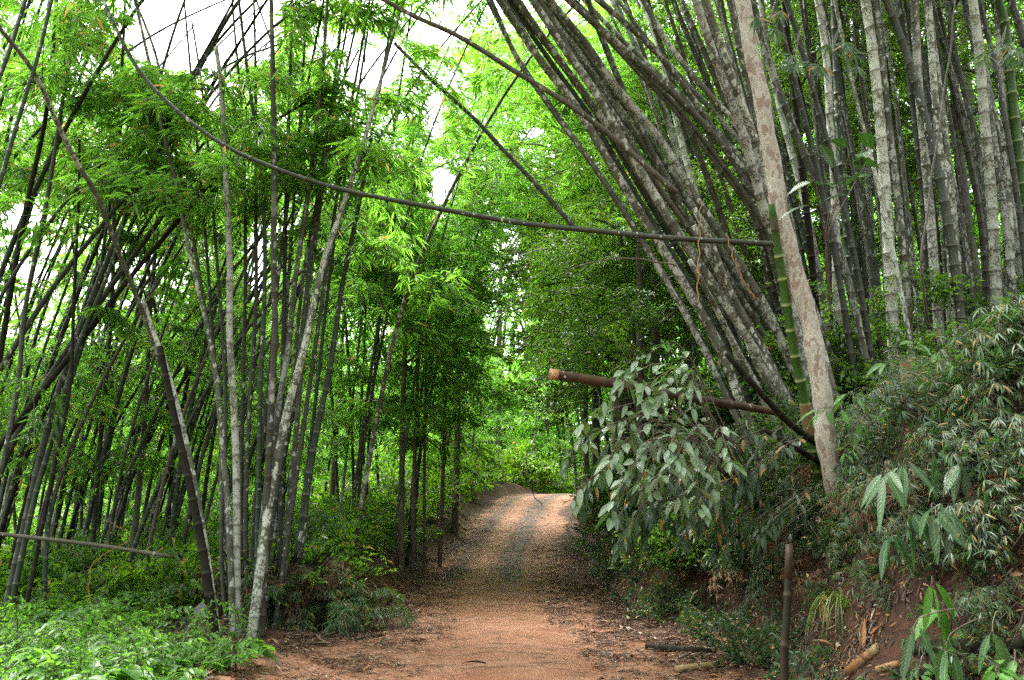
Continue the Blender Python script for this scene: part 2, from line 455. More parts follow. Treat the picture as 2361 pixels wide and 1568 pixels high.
C_DARK = culm_mat('dark_culm', (.025, .03, .022), (.055, .062, .045), .12)
C_DKGREEN = culm_mat('dark_green_culm', (.018, .042, .02), (.035, .065, .03), .1, node_dark=(.12, .12, .09))
C_GREEN = culm_mat('green_culm', (.03, .10, .008), (.055, .15, .014), 0, node_dark=(.30, .33, .14))
C_BAND = culm_mat('banded_culm', (.05, .045, .035), (.09, .08, .065), .12, band=.7)
C_TAN = culm_mat('tan_culm', (.34, .22, .10), (.47, .34, .18), .1, node_dark=(.12, .07, .04))
C_DRY = culm_mat('dry_culm', (.06, .05, .035), (.13, .11, .08), .15)
C_BLACK = culm_mat('black_culm', (.009, .008, .007), (.028, .022, .016), 0, spec=.06)
C_ROT = culm_mat('rotten_culm', (.03, .018, .012), (.12, .06, .035), .12, spec=.12)
C_ORANGE = culm_mat('orange_husk', (.42, .17, .07), (.55, .30, .14), .08, node_dark=(.1, .05, .03))
def bark_mat(name, a, b, c3, scale=5., patches=True):
    a, b, c3 = (tuple((1.1 if patches else .85)*q for q in z) for z in (a, b, c3))
    m, t, out = new_mat(name)
    tc = N_(t, 'ShaderNodeTexCoord'); mp = N_(t, 'ShaderNodeMapping'); mp.inputs['Scale'].default_value = (1, 1, .55)
    t.links.new(tc.outputs['Object'], mp.inputs[0]); v = mp.outputs[0]
    n = noise(t, v, scale, 5, .6); n2 = noise(t, v, scale*5, 4, .6)
    c = ramp(t, n, [(.36, a), (.44, a), (.46, b), (.54, b), (.56, c3)] if patches else [(.3, a), (.5, b), (.7, c3)])
    c = mix(t, mth(t, 'MULTIPLY', n2, .4), c, tuple(x*.4 for x in a))
    c = mix(t, ramp(t, noise(t, v, scale*3.1, 5, .7), [(.56, (0, 0, 0)), (.6, (.7, .7, .7))]), c, tuple(x*.62 for x in b))
    c = mix(t, ramp(t, noise(t, v, 2.2, 6, .7), [(.6, (0, 0, 0)), (.66, (.8, .8, .8))]), c, (.36, .34, .3))
    p = N_(t, 'ShaderNodeBsdfPrincipled'); t.links.new(c, p.inputs['Base Color']); p.inputs['Roughness'].default_value = .75
    bp = N_(t, 'ShaderNodeBump'); bp.inputs['Strength'].default_value = .6; bp.inputs['Distance'].default_value = .02
    t.links.new(mth(t, 'ADD', n, mth(t, 'MULTIPLY', n2, .4)), bp.inputs['Height']); t.links.new(bp.outputs[0], p.inputs['Normal'])
    t.links.new(p.outputs[0], out.inputs[0]); return m
B_MOTTLE = bark_mat('mottled_bark', (.22, .155, .12), (.40, .37, .31), (.31, .27, .22), 10.)
B_DARK = bark_mat('dark_bark', (.05, .042, .032), (.09, .08, .06), (.15, .135, .11), 6, False)
B_BROWN = bark_mat('brown_bark', (.07, .05, .035), (.14, .10, .07), (.2, .16, .12), 6, False)

def ground_mat(name):
    m, t, out = new_mat(name)
    a = attr(t); S = a[0]; K = a[1]      # S: 0 road centre .. 1 off the road ; K: gravel strip share
    g = N_(t, 'ShaderNodeNewGeometry'); v = g.outputs['Position']
    vm = N_(t, 'ShaderNodeVectorMath', operation='MULTIPLY'); t.links.new(v, vm.inputs[0]); vm.inputs[1].default_value = (.55, 1.3, 1); vs = vm.outputs[0]
    n1 = noise(t, v, .9, 5, .6); n2 = noise(t, v, 5, 6, .65); n3 = noise(t, v, 28, 5, .7); n4 = noise(t, v, 2.3, 5, .6)
    sand = ramp(t, n1, [(.3, (.33, .15, .08)), (.5, (.43, .235, .14)), (.7, (.48, .30, .20))])
    sand = mix(t, mth(t, 'MULTIPLY', n3, .2), sand, (.24, .12, .07))
    sand = mix(t, ramp(t, noise(t, vs, 3.2, 7, .7), [(.5, (0, 0, 0)), (.64, (.85, .85, .85))]), sand, (.13, .08, .055))
    soil = ramp(t, n2, [(.3, (.045, .022, .012)), (.48, (.085, .042, .022)), (.62, (.17, .075, .035)), (.75, (.06, .038, .024))])
    soil = mix(t, mth(t, 'MULTIPLY', n3, .6), soil, (.03, .02, .012))
    grav = ramp(t, n3, [(.35, (.05, .045, .04)), (.55, (.13, .11, .095)), (.7, (.25, .22, .2))])
    kk = mth(t, 'MULTIPLY', K, ramp(t, n4, [(.3, (.25, .25, .25)), (.55, (1, 1, 1))]))
    sand = mix(t, kk, sand, grav)
    f = mth(t, 'ADD', S, mth(t, 'MULTIPLY', mth(t, 'SUBTRACT', noise(t, v, 1.5, 7, .68), .5), 2.2))
    f = ramp(t, f, [(.38, (0, 0, 0)), (.66, (1, 1, 1))])
    c = mix(t, f, sand, soil)
    c = mix(t, 1., c, (.61, .515, .50), 'MULTIPLY')
    p = N_(t, 'ShaderNodeBsdfPrincipled'); t.links.new(c, p.inputs['Base Color'])
    p.inputs['Roughness'].default_value = .8; p.inputs['Specular IOR Level'].default_value = .3
    bp = N_(t, 'ShaderNodeBump'); bp.inputs['Strength'].default_value = .3; bp.inputs['Distance'].default_value = .02
    t.links.new(mth(t, 'ADD', mth(t, 'MULTIPLY', n3, .5), n2), bp.inputs['Height']); t.links.new(bp.outputs[0], p.inputs['Normal'])
    t.links.new(p.outputs[0], out.inputs[0]); return m
GROUND = ground_mat('soil_and_sand')

# ------------------------------------------------------------------ ground and road: one sheet cut in two
def axis(parts):
    o = []
    for a, b, st in parts: o += list(np.arange(a, b-1e-6, st))
    o.append(parts[-1][1]); return np.array(o)
gx = axis([(-140, -60, 10), (-60, -20, 2), (-20, -9, .6), (-9, 9, .11), (9, 20, .5), (20, 60, 2), (60, 140, 10)])
gy = axis([(-60, -10, 5), (-10, 3, .6), (3, 16, .11), (16, 50, .2), (50, 80, 1.5), (80, 300, 10)])
X, Y = np.meshgrid(gx, gy); Z = height(X, Y)
Z = Z + (rng.random(Z.shape)-.5)*np.where((np.abs(X-xc(Y)) > 2.3) & (np.abs(X) < 9) & (Y < 50) & (Y > 3), .05, .006)
S = X-xc(Y)
wd = 1.6 + .2*np.sin(Y*.8) + .25*ss(16, 8, Y)
sv = ss(wd-.6, wd+.8+.9*ss(16, 8, Y), np.abs(S+.12*np.sin(Y*.4)+.12+.7*ss(14, 8, Y)))
kv = np.clip(1.2*np.exp(-((S-.25)/.42)**2)*ss(19, 24, Y) + .9*np.exp(-((S+1.25)/.3)**2)*ss(17, 24, Y), 0, 1)
nx_, ny_ = len(gx), len(gy)
V = np.stack([X, Y, Z], -1).reshape(-1, 3); Cc = np.stack([sv, kv, 0*sv], -1).reshape(-1, 3)
I, J = np.meshgrid(np.arange(nx_-1), np.arange(ny_-1)); b0 = (J*nx_+I)
Q = np.stack([b0, b0+1, b0+nx_+1, b0+nx_], -1)
mid = np.abs(S[:-1, :-1]+.05) < 2.0
for nm, msk in (('dirt_road', mid), ('ground', ~mid)):
    q = Q[msk]; used, inv = np.unique(q, return_inverse=True)
    mb = MB(); mb.add(V[used], [inv.reshape(-1, 4)], Cc[used])
    tag(mb.build(nm, GROUND), kind='structure')

print('terrain done')
# ------------------------------------------------------------------ bamboo
def ground_z(p): return H(p[0], p[1])
def trace(points, Y0, Y1, w0, w1, mat, name, label, cat='bamboo culm', group=None, up=5., droop=.12, down=True, sides=12, inter=.34):
    """points run from the base (first) to the top, given in the photograph; Y0/Y1 are distances of the two ends (None: where the base meets the slope)"""
    if Y0 is None: b = hit(*points[0]); Y0 = b.y + .1
    if Y1 is None: Y1 = Y0
    seg = [0]
    for a, b in zip(points, points[1:]): seg.append(seg[-1]+math.hypot(b[0]-a[0], b[1]-a[1]))
    P = [np.array(at(px, py, Y0+(Y1-Y0)*s/seg[-1])) for (px, py), s in zip(points, seg)]
    if down:
        d = P[0]-P[1]; d = d/np.linalg.norm(d); g = ground_z(P[0]); dz = P[0][2]-g
        k = max(.15, (dz+.25)/max(.3, -d[2])) if d[2] < -.2 else .2
        P = [P[0]+d*min(k, 3.5)] + P
    if up:
        d = unit(P[-1]-P[-2]); n = 4
        for i in range(1, n+1):
            q = P[-1] + d*(up/n); d = unit(d + np.array([0, 0, -droop*i])*.6); P.append(q)
    r0 = w0/2*Y0/FPX; r1 = w1/2*Y1/FPX
    mb = MB(); pts, L = culm_mesh(mb, P, r0, r1*(.75 if up else 1), inter, sides)
    o = mb.build(name, mat, origin=pts[0]); tag(o, label, cat, group)
    return o, pts, L

def foliage_on(root, pts, L, tmin, n, sc=(.8, 1.3), leafL=.27, leafW=.04, mat=None, use_gap=True, detail=0, twigs=1, tmax=1., keep=1.):
    mb = MB(); base = np.array(root.location); tot = L[-1]
    ts = tmin + (tmax-tmin)*np.sort(rng.random(n))
    k = 0
    for tt in ts:
        p = np.array([np.interp(tt*tot, L, pts[:, i]) for i in range(3)])
        az = U(0, 6.283); s = U(sc[0]*.55, sc[1])*(1.-.25*tt)
        if use_gap:
            c = p + np.array([math.cos(az), math.sin(az), 0])*s*1.1
            if rng.random() < .5*gap(c)[0]: continue
        put_branch(mb, BT[rng.integers(len(BT))], p, az, U(-.25, .5), U(-.4, .4), s, leafL, leafW, detail, twigs, keep, gp=U(.35, .95) if use_gap else 0.)
        k += 1
    if k: mb.build('foliage', mat or LEAF_BAMBOO, root, origin=base)
    return root

# the traced culms of the clump that leans across the road from the right bank
RB = [
 ([(1762, 1050), (1710, 930), (1660, 800), (1580, 660), (1500, 530), (1420, 400), (1330, 250), (1240, 130), (1148, -5)], 24, 21, C_LICH, 'big lichen-spotted bamboo culm leaning left over the road, lowest of the leaning bunch'),
 ([(1800, 900), (1740, 800), (1640, 650), (1540, 500), (1440, 330), (1370, 210), (1300, 110), (1225, -5)], 23, 20, C_LICH, 'white-flecked leaning culm just above the lowest one of the leaning bunch'),
 ([(1830, 850), (1760, 700), (1680, 570), (1600, 450), (1520, 320), (1420, 200), (1350, 100), (1262, -5)], 22, 19, C_LICH, 'leaning grey culm third up in the bunch arching from the right bank'),
 ([(1850, 700), (1770, 470), (1700, 375), (1600, 262), (1510, 178), (1400, 80), (1305, -5)], 20, 17, C_GREY, 'smooth olive culm bowing strongly left near the top of the leaning bunch'),
 ([(1860, 720), (1790, 520), (1720, 420), (1620, 260), (1530, 140), (1450, 60), (1372, -5)], 18, 14, C_GREY, 'thin bowed culm behind the olive one of the leaning bunch'),
 ([(1850, 640), (1800, 460), (1750, 360), (1700, 290), (1620, 200), (1540, 100), (1480, -5)], 17, 15, C_LICH, 'spotted culm bending left just above the bright green canopy gap'),
 ([(1850, 820), (1800, 600), (1760, 480), (1720, 330), (1680, 220), (1640, 110), (1602, -5)], 24, 21, C_LICH, 'thick spotted culm left of the mottled tree trunk, curving up out of view'),
 ([(1862, 800), (1815, 600), (1780, 480), (1742, 330), (1702, 220), (1660, 100), (1626, -5)], 22, 19, C_LICH, 'spotted culm pressed against the left-hand side of the mottled tree trunk'),
 ([(1870, 700), (1800, 500), (1765, 380), (1738, 250), (1705, 110), (1682, -5)], 22, 19, C_GREY, 'pinkish grey culm directly left of the mottled trunk at the top'),
 ([(1720, 1010), (1640, 840), (1560, 690), (1470, 540), (1380, 400), (1270, 250), (1190, 130), (1130, -5)], 15, 13, C_GREY, 'dark thinner culm behind the lowest leaning spotted culm'),
 ([(1790, 900), (1700, 740), (1600, 590), (1500, 440), (1400, 290), (1330, 190), (1240, 70), (1190, -5)], 17, 15, C_GREY, 'dim grey culm between the two lowest spotted leaning culms'),
 ([(1820, 920), (1770, 820), (1700, 700), (1640, 600), (1560, 490), (1480, 370), (1400, 240), (1340, 160), (1250, 10)], 15, 13, C_DRY, 'brown shaded culm running under the third leaning culm'),
 ([(1840, 960), (1790, 870), (1730, 760), (1680, 660), (1640, 560), (1600, 480)], 18, 14, C_GREY, 'short leaning grey culm ending among the leaves under the bunch'),
 ([(1800, 1010), (1750, 900), (1690, 790), (1640, 690), (1590, 600)], 18, 13, C_LICH, 'flecked leaning culm fanning out low above the leafy shrub'),
 ([(1830, 1000), (1790, 920), (1740, 830), (1700, 720), (1660, 640), (1600, 520)], 16, 12, C_LICH, 'low flecked culm with its base beside the green culm'),
]
for pts_, w0, w1, m_, lb in RB:
    b = hit(*pts_[0]); Yb = float(np.clip(b.y, 9.5, 13.0)) + U(-.2, .5)
    o, P, L = trace(pts_, Yb, Yb-U(.4, 1.6), w0, w1, m_, 'bamboo_culm', lb, group='leaning culms of the big clump on the right bank', up=5 if pts_[-1][1] < 20 else 0)
    if pts_[-1][1] < 20: foliage_on(o, P, L, .86, 9, (1.3, 2.2), .3, .05, use_gap=False, twigs=2)

for k in range(16):
    i = [0, 1, 2, 3, 6, 9, 10, 11][k % 8]; A = spline(np.array(RB[i][0], float), 8); Bq = spline(np.array(RB[[1, 2, 3, 5, 8, 0, 1, 2][k % 8]][0], float), 8); f = U(.2, .8)
    Q = A*(1-f)+Bq*f + np.linspace(0, 1, 8)[:, None]*np.array([U(-30, 45), 0]); Q[-1, 1] = -5
    b = hit(*Q[0]); Yb = float(np.clip(b.y, 11.5, 14.5))
    trace([tuple(q) for q in Q], Yb, Yb-U(-.5, .8), U(13, 18), U(10, 14), (C_DARK, C_GREY, C_DRY, C_LICH)[k % 4], 'bamboo_culm', 'shaded thinner culm deep inside the bunch leaning over the road', group='shaded culms inside the leaning bunch', up=3)
# upright culms of the same stand
RU = [
 ([(1938, 830), (1930, 700), (1925, 450), (1915, 300), (1905, 130), (1885, -5)], 21, 19, C_WHITE, 'slender white-blotched upright culm next right of the mottled tree trunk'),
 ([(2064, 860), (2056, 700), (2045, 500), (2030, 290), (2014, 130), (1994, -5)], 28, 26, C_WHITE, 'stout whitish upright culm in the middle of the right-hand stand'),
 ([(2304, 800), (2296, 650), (2285, 450), (2270, 280), (2258, 130), (2242, -5)], 26, 23, C_WHITE, 'stout white-patched upright culm near the right edge of the stand'),
 ([(2170, 830), (2160, 700), (2145, 500), (2130, 330), (2118, 200), (2108, -5)], 22, 21, C_LICH, 'grey spotted culm between the two stout white ones'),
 ([(2100, 850), (2088, 650), (2068, 450), (2050, 300), (2030, 100), (2018, -5)], 20, 18, C_GREY, 'shaded grey culm hugging the stout whitish culm on its right'),
 ([(2336, 800), (2330, 600), (2322, 400), (2310, 200), (2300, -5)], 20, 18, C_LICH, 'pale flecked culm behind the dark green culm at the right edge'),
 ([(2215, 860), (2200, 700), (2185, 500), (2165, 330), (2150, 150), (2140, -5)], 19, 18, C_LICH, 'dull spotted culm right of the grey spotted one, slightly tilted'),
 ([(1975, 800), (1962, 640), (1950, 500), (1940, 380), (1930, 200), (1922, -5)], 20, 18, C_DKGREEN, 'dark green culm seen behind the slender white-blotched culm'),
 ([(2375, 640), (2365, 500), (2345, 330), (2330, 180), (2318, 60), (2300, -5)], 23, 21, C_GREEN, 'glossy green living culm at the far right top corner'),
 ([(1880, 700), (1868, 560), (1850, 400), (1835, 250), (1818, 100), (1808, -5)], 17, 15, C_BLACK, 'blackish slim culm behind the mottled trunk, right-hand side'),
]
for pts_, w0, w1, m_, lb in RU:
    b = hit(*pts_[0]); Yb = float(np.clip(b.y, 10, 14))
    o, P, L = trace(pts_, Yb, Yb+U(-.8, .2), w0, w1, m_, 'bamboo_culm', lb, group='upright culms of the stand on the right bank', up=5, droop=.04)
    foliage_on(o, P, L, .84, 9, (1.3, 2.2), .3, .05, use_gap=False, twigs=2)
# green young culm with its tan foot
o, P, L = trace([(1868, 1000), (1850, 900), (1830, 800), (1810, 680), (1790, 548), (1778, 470)], min(hit(1868, 1000).y-.05, 10.8), 9.8, 25, 19, C_GREEN, 'bamboo_culm', 'bright green young bamboo culm with tan sheath foot beside the mottled trunk', up=0, inter=.3)
mb = MB(); q_ = np.array([P3_ for P3_ in P if 930 < project(P3_)[1][0] < 1010]); tube(mb, q_, np.linspace(.082, .070, len(q_)), 12, .1)
mb.build('basal_sheath', C_TAN, o, origin=np.array(o.location))
mb = MB(); tube(mb, P[-34:]+np.array([.0, -.004, 0]), np.linspace(.056, .03, 34), 12, .1); mb.build('sheath', C_DRY, o, origin=np.array(o.location))

# crowd of duller stems further up the slope
base_ctrl = [(0, 0, 0), (.05, 0, 3), (-.1, .05, 6), (-.5, 0, 9), (-1.3, 0, 12)]
protos = []
for i, m_ in enumerate((C_DRY, C_LICH, C_DARK, C_WHITE, C_GREY, C_DARK)):
    c = [(x+U(-.15, .15), y+U(-.15, .15), z) for x, y, z in base_ctrl]; c[0] = (0, 0, 0)
    mb = MB(); culm_mesh(mb, c, .082, .06, .36, 9)
    o = mb.build('bamboo_culm', m_); protos.append(tag(o, 'dull grey bamboo stem crowded behind the front stems on the right slope', 'bamboo culm', 'crowded stems behind the right-hand stand'))
used = set(); n_r = 0
for k in range(70):
    px = 1770 + 640*rng.random(); py = U(600, 850) + (px-1770)*-.06
    b = hit(px, py, 9, 60)
    if b.y > 24 or b.y < 10: b = Vector(((px-1180)/FPX*15, 15+U(-2, 3), 0)); b.z = H(b.x, b.y)
    i = k % 6; src = protos[i]
    o = src if i not in used else copy_tree(src); used.add(i)
    lean = -.02 - .55*max(0, (2050-px)/300)*rng.random() + U(-.05, .05)
    o.location = (b.x, b.y, b.z-.2); o.rotation_euler = (U(-.07, .07), lean, U(0, .6)); s = U(.42, .92); o.scale = (s, s, U(.9, 1.25))

# mottled tree
tp = [(1985, 1270), (1950, 1190), (1920, 1090), (1898, 960), (1880, 830), (1850, 680), (1812, 540), (1788, 420), (1762, 280), (1738, 150), (1712, -5)]
b = hit(1960, 1225); Yt = float(np.clip(b.y-.12, 6.3, 10.6))
P = [np.array(at(px, py, Yt + (.3 if i < 2 else .0))) for i, (px, py) in enumerate(tp)]
P = [P[0]+np.array([.25, .1, -.5])] + P + [P[-1]+np.array([-.25, 0, 2.])+0, P[-1]+np.array([-.4, .2, 4.5])]
q = spline(P, 90); q += .012*np.sin(np.arange(90)*.7)[:, None]*np.array([1, .5, 0])
r = np.interp(np.arange(90), [0, 6, 12, 25, 60, 89], [76, 60, 50, 44, 40, 35])/2*Yt/FPX*(1+.04*np.sin(np.arange(90)*1.1)+.02*np.sin(np.arange(90)*2.7))
mb = MB(); tube(mb, q+np.stack([.018*np.sin(np.arange(90)*.21+1), 0*q[:, 0], 0*q[:, 0]], 1), r*(1+.035*rng.normal(size=90)), 20, 0.)
tree = empty('tree', q[0]); tag(tree, 'tall mottled pink-and-cream tree trunk rising from the right bank', 'tree')
mb.build('trunk', B_MOTTLE, tree, origin=q[0])
mb = MB()
for i in range(30):
    a = U(0, 6.28); p = q[-1]+np.array([U(-1, 1), U(-1, 1), U(-.5, 1.5)])
    put_branch(mb, TT[i % 5], p, a, U(-.2, .5), 0, 1.4, .13, .06)
mb.build('crown', LEAF_BROAD, tree, origin=q[0])

# ---- left clump and the arching culms
LB = [
 ([(548, 1430), (545, 1290), (545, 1100), (540, 950), (530, 780), (530, 620), (525, 500), (518, 350), (510, 200), (498, 110)], 22, 13, C_WHITE, 12.3, 12.5, 0, 'straight white-lichened culm in the middle of the left clump', .5, 3),
 ([(535, 1420), (528, 1200), (515, 1050), (500, 880), (480, 760), (450, 640), (425, 520), (400, 400), (370, 280), (345, 150), (310, -5)], 16, 9, C_GREY, 12.2, 12.8, 3, 'slim grey culm of the left clump bowing out to the left', .4, 6),
 ([(590, 1400), (597, 1100), (600, 900), (605, 800), (611, 600), (606, 450), (598, 350), (575, 200), (550, -5)], 15, 9, C_DKGREEN, 12.8, 13.3, 3, 'thin dark green culm right behind the white-lichened one', .5, 7),
 ([(606, 1400), (614, 1200), (622, 1000), (630, 850), (634, 750), (631, 600), (632, 400), (629, 180), (625, -5)], 20, 14, C_BAND, 12.2, 12.0, 3, 'grey and black banded upright culm in the left clump', .6, 4),
 ([(590, 1400), (612, 1150), (640, 950), (665, 800), (680, 650), (700, 520), (725, 330), (745, 150), (755, -5)], 19, 10, C_GREY, 12.6, 13.4, 3, 'grey culm of the left clump bending gently right, ending left of the sky gap', .45, 7),
 ([(600, 1395), (640, 1120), (680, 900), (704, 700), (722, 540), (742, 380), (770, 200), (792, -5)], 16, 9, C_DKGREEN, 13, 14, 3, 'dark culm of the left clump second from its right side', .45, 7),
 ([(590, 1390), (622, 1150), (662, 950), (702, 800), (742, 620), (782, 500), (822, 380), (852, 280), (882, 170)], 26, 9, C_LICH, 12, 13, 2, 'lichen-speckled thick culm of the left clump swinging right', .6, 6),
 ([(690, 1280), (720, 1050), (760, 850), (790, 650), (822, 500), (850, 350), (878, 190)], 20, 9, C_DKGREEN, 14, 14.6, 2, 'dark green culm with pale joints leaning right at the outer side of the left clump', .5, 6),
 ([(655, 1330), (668, 1150), (684, 980), (700, 800), (715, 650), (735, 500)], 17, 9, C_GREY, 13.2, 13.8, 4, 'grey straight culm on the right flank of the left clump', .5, 5),
 ([(520, 1400), (512, 1200), (505, 950), (470, 700), (440, 520), (395, 300), (360, 130), (320, 20)], 13, 8, C_GREY, 13.2, 14, 3, 'thin grey culm behind the bowed one on the left flank of the clump', .5, 6),
 ([(573, 1420), (566, 1200), (575, 950), (590, 700), (590, 500)], 14, 9, C_DARK, 13, 13.6, 5, 'dark plain culm between the white and the banded culm', .5, 5),
 ([(640, 1380), (648, 1150), (650, 950), (655, 700), (660, 450), (668, 200)], 15, 9, C_DARK, 13.4, 14, 4, 'dark straight culm just behind the banded one', .5, 6),
 ([(520, 1425), (510, 1250), (520, 1000), (515, 800), (500, 600)], 12, 8, C_DARK, 12.9, 13.6, 5, 'narrow dark culm left of the white-lichened one', .6, 4),
 ([(575, 1400), (590, 1150), (618, 900), (646, 600), (690, 300), (735, 60)], 13, 7, C_DARK, 13.2, 14.0, 3, 'thin dark culm between the banded and the gently bending grey culm', .5, 4),
 ([(620, 1400), (640, 1150), (672, 900), (705, 600), (768, 300), (820, 60)], 13, 7, C_GREY, 13.4, 14.4, 3, 'thin grey culm in the right half of the left clump fan', .5, 4),
 ([(560, 1400), (556, 1150), (560, 900), (566, 600), (560, 300), (540, 60)], 12, 7, C_DARK, 13.3, 14.0, 3, 'thin dark culm almost hidden behind the white-lichened one', .5, 4),
 ([(640, 1400), (676, 1150), (712, 900), (756, 600), (800, 300), (842, 60)], 14, 7, C_DARK, 12.9, 14.0, 3, 'dark culm directly left of the speckled thick one near its top', .5, 4),
 ([(665, 1400), (700, 1150), (730, 900), (765, 600), (812, 300), (850, 60)], 12, 7, C_DKGREEN, 14.0, 15.0, 3, 'slim green culm at the outer right of the left clump fan', .5, 4),
 ([(610, 1400), (626, 1150), (650, 900), (668, 600), (690, 300), (705, 60)], 12, 7, C_GREY, 13.6, 14.4, 3, 'slim grey culm rising right of the banded one', .5, 4),
 ([(530, 1400), (520, 1150), (500, 900), (478, 600), (452, 300), (430, 60)], 11, 7, C_DARK, 13.4, 14.3, 3, 'slim dark culm on the left side of the left clump fan', .5, 4),
 ([(495, 1455), (470, 1285), (440, 1130), (402, 960), (368, 800)], 24, 17, C_BLACK, 11.4, 12, 0, 'broken dark culm leaning left in front of the left clump', 1.5, 0),
 ([(500, 1450), (480, 1300), (452, 1130), (420, 980), (385, 850), (352, 760), (330, 690)], 17, 12, C_LICH, 11.8, 12.2, 0, 'speckled culm leaning left alongside the broken dark one', 1.5, 0),
 ([(372, 840), (340, 750), (290, 620), (222, 450), (180, 380), (130, 280), (80, 170), (0, 65), (-60, -10)], 14, 12, C_GREY, 12.5, 9.5, 0, 'grey culm slanting down from the top left corner across the leaves', 1.5, 0),
]
for pts_, w0, w1, m_, Y0, Y1, up, lb, tmin, nf in LB:
    o, P, L = trace(pts_, Y0, Y1, w0*.86, w1*.86, m_, 'bamboo_culm', lb, group='culms of the left clump' if Y0 > 11.9 and lb[:5] != 'grey c' else None, up=up, droop=.1, down=(lb[:11] != 'grey culm s'))
    if nf: foliage_on(o, P, L, tmin, int(nf*1.5), mat=LEAF_BAMBOO, detail=0, keep=.5)
ARCH = [
 ([(1805, 564), (1560, 550), (1380, 533), (1200, 514), (1050, 488), (900, 460), (780, 435), (640, 390), (500, 325), (370, 220), (300, 130), (235, -5)], 14, 9, C_DARK, 10.6, 11.5, 'long bare brown culm arching right across the road'),
 ([(1560, 445), (1420, 322), (1310, 240), (1180, 160), (1060, 85), (950, 35), (860, -15)], 15, 11, C_DRY, 11.5, 11.5, 'bare olive culm slanting from the top centre down behind the leaning bunch'),
 ([(1330, 530), (1240, 430), (1160, 345), (1090, 270), (990, 180), (910, 100)], 12, 9, C_GREY, 14, 14, 'thinner bare culm slanting down from the sky gap at top centre'),
 ([(400, 1284), (200, 1254), (-30, 1228)], 9, 9, C_DRY, 12.2, 12.2, 'thin bamboo pole lying level across the stems at lower left'),
]
for pts_, w0, w1, m_, Y0, Y1, lb in ARCH:
    trace(pts_, Y0, Y1, w0, w1, m_, 'bamboo_culm', lb, up=0, down=False, inter=.4)

# stems of the stand at the left edge, leaning right
LE = [([(10, 1420), (60, 1200), (120, 950), (200, 720), (300, 480), (420, 240)], 24, 14), ([(-40, 1080), (60, 950), (165, 815), (300, 640), (415, 505)], 20, 12),
      ([(30, 1380), (80, 1150), (130, 980), (180, 800), (260, 600), (330, 330)], 18, 10), ([(-30, 900), (125, 660), (300, 440), (450, 260)], 18, 10),
      ([(0, 1100), (40, 900), (60, 700), (110, 450), (150, 200), (190, -5)], 16, 11), ([(-20, 950), (20, 700), (60, 480), (110, 240), (130, -5)], 18, 13),
      ([(-60, 620), (0, 420), (50, 250), (90, 120), (120, -5)], 15, 12), ([(-30, 250), (20, 120), (60, -5)], 16, 14),
      ([(-20, 720), (80, 560), (200, 410), (330, 300)], 13, 9), ([(60, 1400), (90, 1250), (120, 1100), (160, 900), (170, 700)], 14, 10),
      ([(100, 1400), (115, 1150), (150, 930), (220, 700), (240, 560)], 15, 9), ([(-40, 1180), (60, 960), (200, 740), (330, 560)], 22, 14)]
adj = ['thick', 'curving', 'straight', 'low flat-lying', 'steep', 'very steep', 'short-seen', 'corner', 'thin diagonal', 'slim', 'dark slim', 'stout bent']
for i, (pts_, w0, w1) in enumerate(LE):
    Y0 = U(12.2, 13.4) if i not in (6, 7) else 10
    o, P, L = trace(pts_, Y0, Y0+U(0, 1), w0*.72, w1*.8, [C_DARK, C_BLACK, C_DKGREEN, C_DARK][i % 4], 'bamboo_culm', adj[i]+' dark culm leaning right from the left-edge stand', group='stand at the left edge', up=3, down=pts_[0][1] > 1290)
    foliage_on(o, P, L, .55, 9, use_gap=True, keep=.55)

# ---- generated stands: clumps with fanning culms and full crowns
def forest_culm(x, y, az, lean, h, r, mat, label, group, nf, leaf=(.2, .028), fm=None, tmin=.3, sides=7, sc=(.8, 1.35), name='bamboo', gp=True, keep=1.):
    z = H(x, y); d = np.array([math.cos(az), math.sin(az), 0.])
    c = [np.array([x, y, z-.2])]
    for k in range(1, 6):
        u = k/5; c.append(np.array([x, y, z]) + d*lean*h*(.5*u+.9*u**3) + np.array([0, 0, h*(u-.16*lean*2*u**3)]) + U(-.08, .08, 3)*[1, 1, 0])
    mb = MB(); P, L = culm_mesh(mb, c, r, r*.3, .45, sides)
    o = mb.build(name, mat, origin=P[0]); tag(o, label, 'bamboo', group)
    if nf: foliage_on(o, P, L, tmin, nf, sc, leaf[0], leaf[1], fm or LEAF_BAMBOO, gp, 0, 2 if y > 20 else 1, 1., keep)
    return o
CL = [(760, 20, 4), (930, 23, 4), (-330, 13.5, 7), (-160, 16, 7), (250, 17, 4), (60, 19, 7), (230, 23, 7), (380, 19, 5), (-60, 27, 6), (480, 30, 7), (170, 33, 7), (700, 21, 5), (840, 25, 5), (640, 33, 6), (330, 42, 6), (930, 33, 6), (780, 42, 6), (1040, 45, 7), (560, 50, 5),
      (1120, 54, 6), (-100, 40, 5)]
